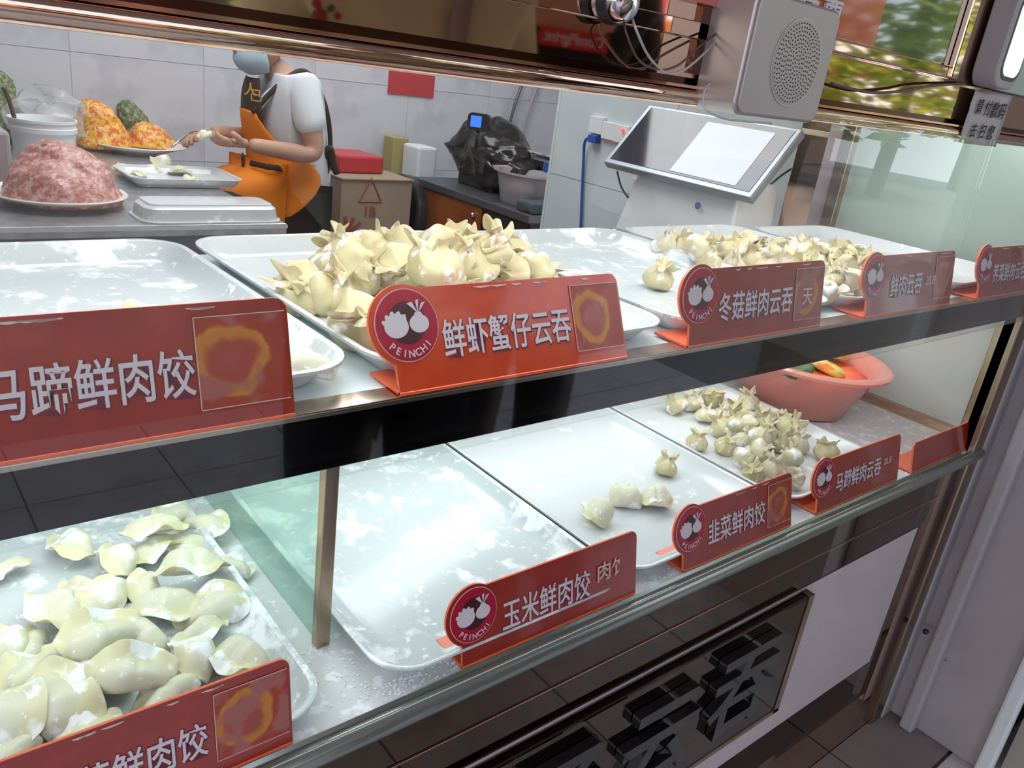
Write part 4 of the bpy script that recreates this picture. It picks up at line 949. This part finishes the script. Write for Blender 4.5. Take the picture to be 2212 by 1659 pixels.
# trousers
V = [pel + Vector((0, 0, -.03)), pel + Vector((-.04, -.09, -.03)), kneeN, ftN + Vector((0, 0, .05)), pel + Vector((-.04, .09, -.03)), kneeF, ftF + Vector((0, 0, .05))]
obj('trousers', skin(V, [(0, 1), (1, 2), (2, 3), (0, 4), (4, 5), (5, 6)], [.13, .10, .078, .06, .10, .078, .06], 2, 0), M['black_cloth'], wk)
# apron : sheet over the front (towards -x) and lap, wrapped half round the body
def apron_sheet(name, rows, m, th=.006, nseg=14):
    """rows: list of (centre Vector, radius, a0, a1) angle from -x direction"""
    bm = bmesh.new(); R2 = []
    for (c, r, a0, a1) in rows:
        R2.append([bm.verts.new(c + Vector((-cos(a0 + (a1 - a0) * i / nseg) * r, -sin(a0 + (a1 - a0) * i / nseg) * r, 0)) + noise.noise_vector((c + Vector((i * .1, 0, 0))) * 9) * .006) for i in range(nseg + 1)])
    for a, b in zip(R2, R2[1:]):
        for i in range(nseg): bm.faces.new((a[i], a[i + 1], b[i + 1], b[i]))
    o = obj(name, bm, m, wk, smooth=True); s = o.modifiers.new('s', 'SOLIDIFY'); s.thickness = th; o.modifiers.new('u', 'SUBSURF').render_levels = 1; return o
ax = Vector((0, 0, 1))
c_b = lambda x, y: g(x, y, 2.50)
apron_sheet('apron_bib', [(c_b(606, 172), .115, -.55, .50), (c_b(612, 200), .142, -.6, .55), (c_b(618, 235), .158, -.7, .60), (c_b(621, 262), .160, -.8, .62)], M['brown_cloth'])
apron_sheet('apron_skirt', [(c_b(620, 240), .166, -1.0, .45), (c_b(624, 275), .166, -1.2, .60), (c_b(628, 310), .162, -1.5, .95), (c_b(634, 340), .166, -1.7, 1.7), (c_b(640, 380), .180, -1.8, 1.75), (c_b(644, 420), .190, -1.8, 1.35), (c_b(646, 455), .195, -1.8, .95)], M['orange'])
V = [pel + Vector((-.05, 0, .02)), pel + Vector((-.20, -.06, .03)), pel + Vector((-.34, -.09, .03)), pel + Vector((-.20, .08, .03)), pel + Vector((-.34, .12, .03))]
obj('apron_lap', skin(V, [(0, 1), (1, 2), (0, 3), (3, 4)], [.15, .12, .085, .12, .085], 2, 0), M['orange'], wk)
apron_sheet('apron_pocket', [(c_b(628, 345), .178, .2, .95), (c_b(630, 358), .184, .2, 1.0)], M['brown_cloth'])
apron_sheet('apron_band', [(c_b(628, 335), .176, -.35, -.05), (c_b(636, 385), .192, -.35, -.05)], M['brown_cloth'])
T('neck_strap', [nk + Vector((-.13, -.06, -.13)), nk + Vector((-.05, -.085, -.03)), nk + Vector((.06, -.07, .03)), nk + Vector((.14, -.08, -.08)), nk + Vector((.17, -.08, -.25)), nk + Vector((.15, -.06, -.42))], .009, M['brown_cloth'], wk)
T('apron_tie', [g(700, 340, 2.42), g(712, 320, 2.40), g(720, 352, 2.40), g(728, 375, 2.40)], .014, M['brown_cloth'], wk)
for ch, x, y in (('人', 541, 195), ('己', 552, 208)):
    me = text_mesh(ch, .045, .001, .0006); p = PY(x, y, 2.36); obj('gold_lettering', me, M['gold_thread'], wk, loc=p, rot=(rad(90), 0, rad(-35)))
hd_o = head(wk, hd, Vector((-1, -.15, -.35)), mask=M['mask'], cap=M['white_cloth'])
hand(wk, wrN, g(455, 305, 2.28) - wrN, Vector((0, .3, 1)), 1, .082, .45)
hand(wk, wrF, g(395, 295, 2.50) - wrF, Vector((0, -.4, -1)), 1, .080, .75)
q = g(447, 300, 2.28); put('dumpling', DM[2], q, q.z + .004, (.3, -.2, .3), 'half made dumpling wrapper held in the worker hand', 'dumpling', None, .95, 1)
T('spreading_stick', [g(402, 292, 2.48), g(370, 318, 2.42)], .004, M['chrome'], empty('spatula', label='thin metal filling spatula in the worker far hand', cat='spatula'), smoothn=0)
stool = empty('stool', (pel.x + .02, pel.y, FZ), label='low red stool under the worker, behind the table end', cat='stool')
sh = pel.z - .19 - FZ
bm = bmesh.new(); lathe(bm, [(.15, sh - .03), (.16, sh - .02), (.16, sh - .005), (.15, sh)], 32); obj('seat', bm, M['red'], stool, smooth=40)
for k in range(4):
    a = pi / 4 + k * pi / 2; T('leg', [(.11 * cos(a), .11 * sin(a), sh - .03), (.15 * cos(a), .15 * sin(a), .01)], .014, M['red'], stool, smoothn=0)

# ------------------------------------------------------------------ right rear of the kitchen
bx = empty('cardboard_box', label='large brown cardboard box with a printed triangle behind the worker', cat='box')
a_, b_ = PY(700, 345, 2.55), PY(905, 395, 2.55)
x0, x1 = 1.66, 2.01; zt = .83
B('box_body', (x0, 2.60, FZ), (x1, 3.15, zt), M['card'], bx, .004)
B('box_flap', (x0 - .004, 2.592, zt - .0), (x1 + .004, 2.84, zt + .005), M['card'], bx)
p = PY(800, 420, 2.598)
bm = bmesh.new()
tri = [Vector((0, 0, .07)), Vector((-.055, 0, -.03)), Vector((.055, 0, -.03))]
for i in range(3):
    a, b = tri[i], tri[(i + 1) % 3]; tube(bm, [a, b], .004, 4)
obj('printed_triangle', bm, M['red_print'], bx, loc=p)
obj('printed_mark', text_mesh('1B', .06, .001, .001), M['red_print'], bx, loc=p + Vector((0, -.002, -.075)), rot=(rad(90), 0, 0))
p = PY(752, 500, 2.598); obj('printed_mark', text_mesh('米', .11, .001, .003), M['red_print'], bx, loc=p, rot=(rad(90), rad(20), 0))
p = PY(757, 318, 2.85); tag(B('red_tub', (p.x - .12, 2.72, zt + .006), (p.x + .10, 2.95, zt + .08), M['red'], bevel=.01), 'flat red plastic tub on the cardboard box behind the worker', 'tub')
rs = empty('red_notice', label='red notice hanging on the back wall above the cardboard box', cat='notice')
B('sheet', (2.205, 3.192, 1.155), (2.475, 3.197, 1.262), mat('faded_red', (.55, .055, .06), .5), rs)
cabx, cy0, cy1, cz_ = 2.22, 2.02, 2.90, .80
cab = empty('low_cabinet', label='low cabinet with orange brown side and dark steel top against the side wall', cat='cabinet')
B('carcass', (cabx + .01, cy0 + .01, FZ), (2.85, cy1, cz_ - .035), M['black_plastic'], cab)
B('cabinet_top', (cabx - .01, cy0, cz_ - .035), (2.86, cy1 + .01, cz_), M['steel_dark'], cab, .003)
B('orange_panel', (cabx, cy0 + .33, .35), (cabx + .01, cy1 - .04, cz_ - .04), M['orange_wood'], cab)
B('dark_panel', (cabx, cy0 + .02, FZ), (cabx + .01, cy0 + .32, cz_ - .04), M['black_plastic'], cab)
bm = bmesh.new(); bmesh.ops.create_icosphere(bm, subdivisions=2, radius=.012); obj('knob', bm, M['chrome'], cab, loc=PX(1021, 464, cabx - .008), smooth=True)
bf = PX(1010, 380, 2.5)
# black wrapped machine
mc = empty('wrapped_machine', label='bulky machine wrapped in shiny black plastic on the low cabinet', cat='machine')
c0 = PX(1015, 350, 2.45)
bm = bmesh.new(); bmesh.ops.create_icosphere(bm, subdivisions=5, radius=1)
for v in bm.verts:
    x, y, z = v.co; p = Vector((x * .17, y * .26 * (1 + .25 * (z < 0)), z * .15)); p.z += .03 * sin(y * 3)
    v.co = p + noise.noise_vector(p * 8) * .035 + noise.noise_vector(p * 22) * .012
obj('wrapping', bm, M['black_bag'], mc, loc=(2.48, 2.64, cz_ + .155), smooth=True)
B('machine_base', (2.38, 2.50, cz_), (2.6, 2.78, cz_ + .08), M['black_plastic'], mc, .01)
dv = empty('display_unit', label='small rounded black unit with a blue lit screen above the wrapped machine', cat='display unit')
pd_ = PX(1033, 264, 2.28)
R3 = Matrix.Rotation(rad(-55), 4, 'Z')
def loc_plate(name, x0, z0, x1, z1, r, y0, th, m, par):
    bm = bmesh.new(); prism(bm, [(x, y0, z) for x, z in rrect(x0, z0, x1, z1, r)], (0, th, 0)); o = obj(name, bm, m, par, smooth=40); o.matrix_local = Matrix.Translation(pd_) @ R3; return o
loc_plate('casing', -.052, -.038, .052, .038, .022, 0, .03, M['black_plastic'], dv)
loc_plate('blue_screen', -.036, -.022, .014, .026, .003, -.002, .002, M['screen_blue'], dv)
T('stalk', [pd_ + Vector((.01, .01, -.03)), Vector((pd_.x + .01, pd_.y + .01, cz_ + .19))], .008, M['black_plastic'], dv, smoothn=0)
sc = empty('weighing_scale', label='grey electronic scale with blue and red keys on the low cabinet', cat='scale')
ps = PX(1140, 345, 2.55)
bm = bmesh.new(); prism(bm, [(2.50, y, z) for y, z in ((2.10, cz_), (2.42, cz_), (2.38, cz_ + .20), (2.14, cz_ + .18))], (.2, 0, 0)); obj('scale_body', bm, mat('scale_grey', (.38, .39, .42), .35), sc, bevel=.01)
B('scale_platform', (2.48, 2.10, cz_ + .205), (2.74, 2.42, cz_ + .215), M['chrome'], sc, .003)
B('display_window', (2.494, 2.30, cz_ + .145), (2.50, 2.38, cz_ + .18), M['black_plastic'], sc)
B('key_pad', (2.494, 2.23, cz_ + .14), (2.50, 2.29, cz_ + .18), M['blue'], sc)
B('key_pad', (2.494, 2.18, cz_ + .14), (2.50, 2.22, cz_ + .18), M['red'], sc)
for k, (x, y) in enumerate(((1117, 320), (1121, 331))):
    pass
bw = empty('milky_basin', (2.36, 2.26, cz_), label='milky translucent plastic basin at the near end of the low cabinet', cat='basin')
bw.scale = (1.1, 1.12, 1.12)
bm = bmesh.new(); lathe(bm, [(.085, 0), (.09, .004), (.115, .11), (.135, .118), (.135, .126), (.112, .122), (.086, .008), (0, .007)], 40, sx=.8, sy=1.1); obj('bowl', bm, M['bowl_clear'], bw, smooth=40)
bm = bmesh.new(); bmesh.ops.create_icosphere(bm, subdivisions=3, radius=.07)
for v in bm.verts: v.co = Vector((v.co.x, v.co.y, v.co.z * .6)) + noise.noise_vector(v.co * 25) * .02
obj('dough_inside', bm, M['plate'], bw, loc=(0, 0, .05), smooth=True)
cl = empty('grey_cloth', label='folded slate grey cloth at the near corner of the low cabinet', cat='cloth')
bm = bmesh.new(); box(bm, (2.23, 2.03, cz_ + .002), (2.36, 2.13, cz_ + .045)); bmesh.ops.subdivide_edges(bm, edges=bm.edges, cuts=4, use_grid_fill=True)
for v in bm.verts: v.co += noise.noise_vector(v.co * 20) * .012
obj('cloth', bm, M['slate'], cl, smooth=True)
tag(B('white_carton', (2.20, 1.80, FZ), (2.42, 1.97, .74), M['plate'], bevel=.01), 'white carton standing on the floor at the near end of the low cabinet', 'box')
pb = empty('paper_bag', label='white paper bag and yellow carton between the box and the cabinet', cat='bag')
p = PY(912, 360, 2.98); 
B('white_bag', (p.x - .06, 2.93, FZ), (p.x + .05, 3.08, p.z + .10), M['white_cloth'], pb, .012)
B('yellow_carton', (p.x - .11, 3.09, FZ), (p.x - .02, 3.18, p.z + .12), mat('yellow_card', (.42, .35, .14), .7), pb, .004)
fn = empty('round_pan', label='dark round steel pan leaning by the low cabinet', cat='pan')
bm = bmesh.new(); lathe(bm, [(.20, 0), (.205, .01), (.20, .05), (.185, .055), (.17, .015), (0, .012)], 40); p = PX(872, 480, 2.12)
obj('pan', bm, mat('dark_steel_pan', (.09, .09, .10), .3, .8), fn, loc=(2.10, p.y - .02, .62), rot=(0, rad(-80), 0), smooth=40)
B('pan_rack', (2.10, p.y - .2, FZ), (2.18, p.y + .16, .43), M['steel_dark'], fn, .004)
for (xa, ya, xb, yb, lab) in ((1130, 150, 1095, 290, 'left one of two grey cables down the back wall'), (1165, 150, 1125, 296, 'right one of two grey cables down the back wall')):
    e = empty('hanging_cable', label=lab, cat='cable', group='grey cables down the back wall')
    T('cable', [PY(xa + 6, ya - 40, 3.18), PY(xa, ya + 20, 3.18), PY((xa + xb) / 2 - 2, (ya + yb) / 2 + 10, 3.17), PY(xb, yb, 3.17)], .0085, M['pipe_m'] if xa > 1140 else M['steel_dark'], e)

# ------------------------------------------------------------------ customers before the case (seen as reflections) and the street
def customer(x, y, ang, top, neck_z, label, sleeve, prints=None, shoulder=.20, shoes='sandals'):
    root = empty('person', (x, y, FZ), (0, 0, ang), label, 'person')
    s = neck_z - FZ; hip = s * .60; kn = s * .31
    V = [(0, 0, hip), (0, 0, s * .78), (0, 0, s * .93), (0, 0, s * 1.01), (.01, 0, s * 1.07)]
    V = [Vector(v) for v in V]; E_ = [(0, 1), (1, 2), (2, 3), (3, 4)]; Rr = [(.15, .11), (.14, .10), (.16, .10), .052, .048]
    def add(prev, p, r): V.append(Vector(p)); E_.append((prev, len(V) - 1)); Rr.append(r); return len(V) - 1
    for sy in (-1, 1):
        a = add(2, (0, sy * (shoulder - .03), s * .945), .062); b = add(a, (0.0, sy * (shoulder + .03), s * .72), .045); c = add(b, (.20, sy * (shoulder - .04), s * .66), .030)
        h1 = add(0, (0, sy * .09, hip - .04), .085); k = add(h1, (.01, sy * .10, kn), .058); f = add(k, (-.02, sy * .10, .07), .036); add(f, (.13, sy * .11, .035), .032)
    obj('body', skin(V, E_, Rr, 2, 0), M['skin2'], root)
    W = [V[0] + Vector((0, 0, -.03)), V[1], V[2], V[3] + Vector((0, 0, -.035))]
    We = [(0, 1), (1, 2), (2, 3)]; Wr = [(.18, .135), (.165, .125), (.18, .125), .062]
    for sy in (-1, 1):
        W.append(Vector((0, sy * (shoulder - .02), s * .945))); We.append((2, len(W) - 1)); Wr.append(.078)
        W.append(Vector((0, sy * (shoulder + .015), s * (.945 - sleeve)))); We.append((len(W) - 2, len(W) - 1)); Wr.append(.074)
    obj('top', skin(W, We, Wr, 2, 0), top, root)
    T3 = [Vector((0, 0, hip)), Vector((0, -.09, hip - .05)), Vector((.01, -.10, kn)), Vector((-.01, -.10, .17)), Vector((0, .09, hip - .05)), Vector((.01, .10, kn)), Vector((-.01, .10, .17))]
    obj('trousers', skin(T3, [(0, 1), (1, 2), (2, 3), (0, 4), (4, 5), (5, 6)], [.16, .105, .078, .06, .105, .078, .06], 2, 0), M['jeans'], root)
    for sy in (-1, 1):
        hand(root, Vector((.20, sy * (shoulder - .04), s * .66)), Vector((1, -sy * .3, .1)), Vector((0, 0, -1)), sy, .085, .4, M['skin2'])
        bm = bmesh.new(); prism(bm, [(px_, py_, 0) for px_, py_ in rrect(-.07, -.045, .18, .045, .04)], (0, 0, .022)); obj('sandal_sole', bm, M['plate'], root, loc=(0, sy * .11, .0))
        bm = bmesh.new(); tube(bm, [(.09, -.045, .02), (.085, -.02, .065), (.085, .02, .065), (.09, .045, .02)], .013, 8, 5); obj('sandal_strap', bm, M['plate'], root, loc=(0, sy * .11, 0), smooth=True)
    head(root, Vector((.03, 0, s * 1.07 + .10)), Vector((1, 0, -.15)), mask=M['mask_grey'], skinm=M['skin2'])
    return root, s
r1, s1 = customer(.75, -.74, rad(100), M['olive_cloth'], 1.53, 'woman in a pale olive floral blouse with a mauve bag strap, reflected in the fascia', .16)
T('bag_strap', [(.02, -.115, s1 * .985), (.115, -.06, s1 * .93), (.150, -.02, s1 * .82), (.155, .07, s1 * .68), (.10, .15, s1 * .56)], .018, M['strap'], r1)
rn = random.Random(3)
for k in range(26):
    bm = bmesh.new(); bmesh.ops.create_icosphere(bm, subdivisions=1, radius=rn.uniform(.006, .012))
    for v in bm.verts: v.co.x *= .25
    cc = rn.choice(((.09, .08), (.10, -.11))); obj('flower_print', bm, M['dark_green'] if k % 3 == 0 else mat('crimson_flower', (.35, .01, .06), .8) if k == 1 else M['roundel'], r1, loc=(.100 + rn.uniform(-.004, .006), .135 + rn.uniform(-.03, .03), s1 * .90 + rn.uniform(-.05, .05)))
r2, s2_ = customer(1.28, -.98, rad(106), M['black_cloth'], 1.60, 'man in a black T-shirt with a red chest logo, reflected in the fascia', .20, shoulder=.23)
B('chest_patch', (.1315, -.08, s2_ * .884 - .018), (.1345, .08, s2_ * .884 + .018), mat('red_patch', (.6, .01, .03), .6), r2)
me = text_mesh('ComPlgrint', .030, .0005, .0006); obj('chest_lettering', me, M['white_print'], r2, loc=(.1355, 0, s2_ * .884), rot=(rad(90), 0, rad(90)))
# street
def tree(x, y, h, seed, lab):
    r = empty('tree', (x, y, FZ), label=lab, cat='tree'); rn = random.Random(seed)
    T('trunk', [(0, 0, 0), (.1, .05, h * .35), (0, 0, h * .7)], .14, M['bark'], r)
    bm = bmesh.new()
    for k in range(1500):
        a = rn.uniform(0, 6.28); rr = rn.uniform(.2, 1) ** .5 * h * .42; z = rn.uniform(.22, 1.0) * h
        rr *= 1 - abs(z / h - .6) * .9
        p = Vector((rr * cos(a), rr * sin(a), z)); s = rn.uniform(.10, .24)
        q = Matrix.Rotation(rn.uniform(0, 6), 3, 'Z') @ Matrix.Rotation(rn.uniform(-1, 1), 3, 'X')
        bm.faces.new([bm.verts.new(p + q @ Vector(v) * s) for v in ((-1, 0, 0), (0, -.35, -.2), (1, 0, -.4), (0, .35, -.2))])
    o = obj('foliage', bm, M['leaf'], r); o['kind'] = 'stuff'
tree(9.6, -5.6, 4.6, 1, 'green tree across the street reflected at the right of the fascia')
tree(14.0, -6.6, 5.2, 2, 'farther green tree across the street')
tree(4.2, -6.6, 4.6, 3, 'green tree opposite the counter')
tree(19.5, -7.6, 5.0, 4, 'farthest green tree down the street')
def shop(x0, x1, y, h, m1, m2, lab):
    r = empty('building', (0, 0, FZ), label=lab, cat='building'); B('wall', (x0, y - 3, 0), (x1, y, h), m1, r)
    B('awning', (x0 + .2, y, 2.1), (x1 - .2, y + 1.1, 2.5), m2, r, .05)
    n = int((x1 - x0) / 1.6)
    for i in range(n):
        xx = x0 + .4 + i * 1.6; B('window', (xx, y, .7), (xx + 1.0, y + .03, 1.9), M['window_dark'], r); B('window', (xx, y, 3.0), (xx + 1.0, y + .03, 4.2), M['window_dark'], r)
shop(-8, 0, -11, 5, M['facade'], M['awn_red'], 'shop building with a red awning across the street, left')
shop(0, 7, -11, 4.4, M['facade'], M['awn'], 'shop building with an orange awning across the street')
shop(7, 14, -12, 3.2, M['awn_red'], M['awn'], 'low red shop building across the street')
shop(14, 20, -11, 2.6, M['facade'], M['awn_red'], 'low pink shop building far down the street')
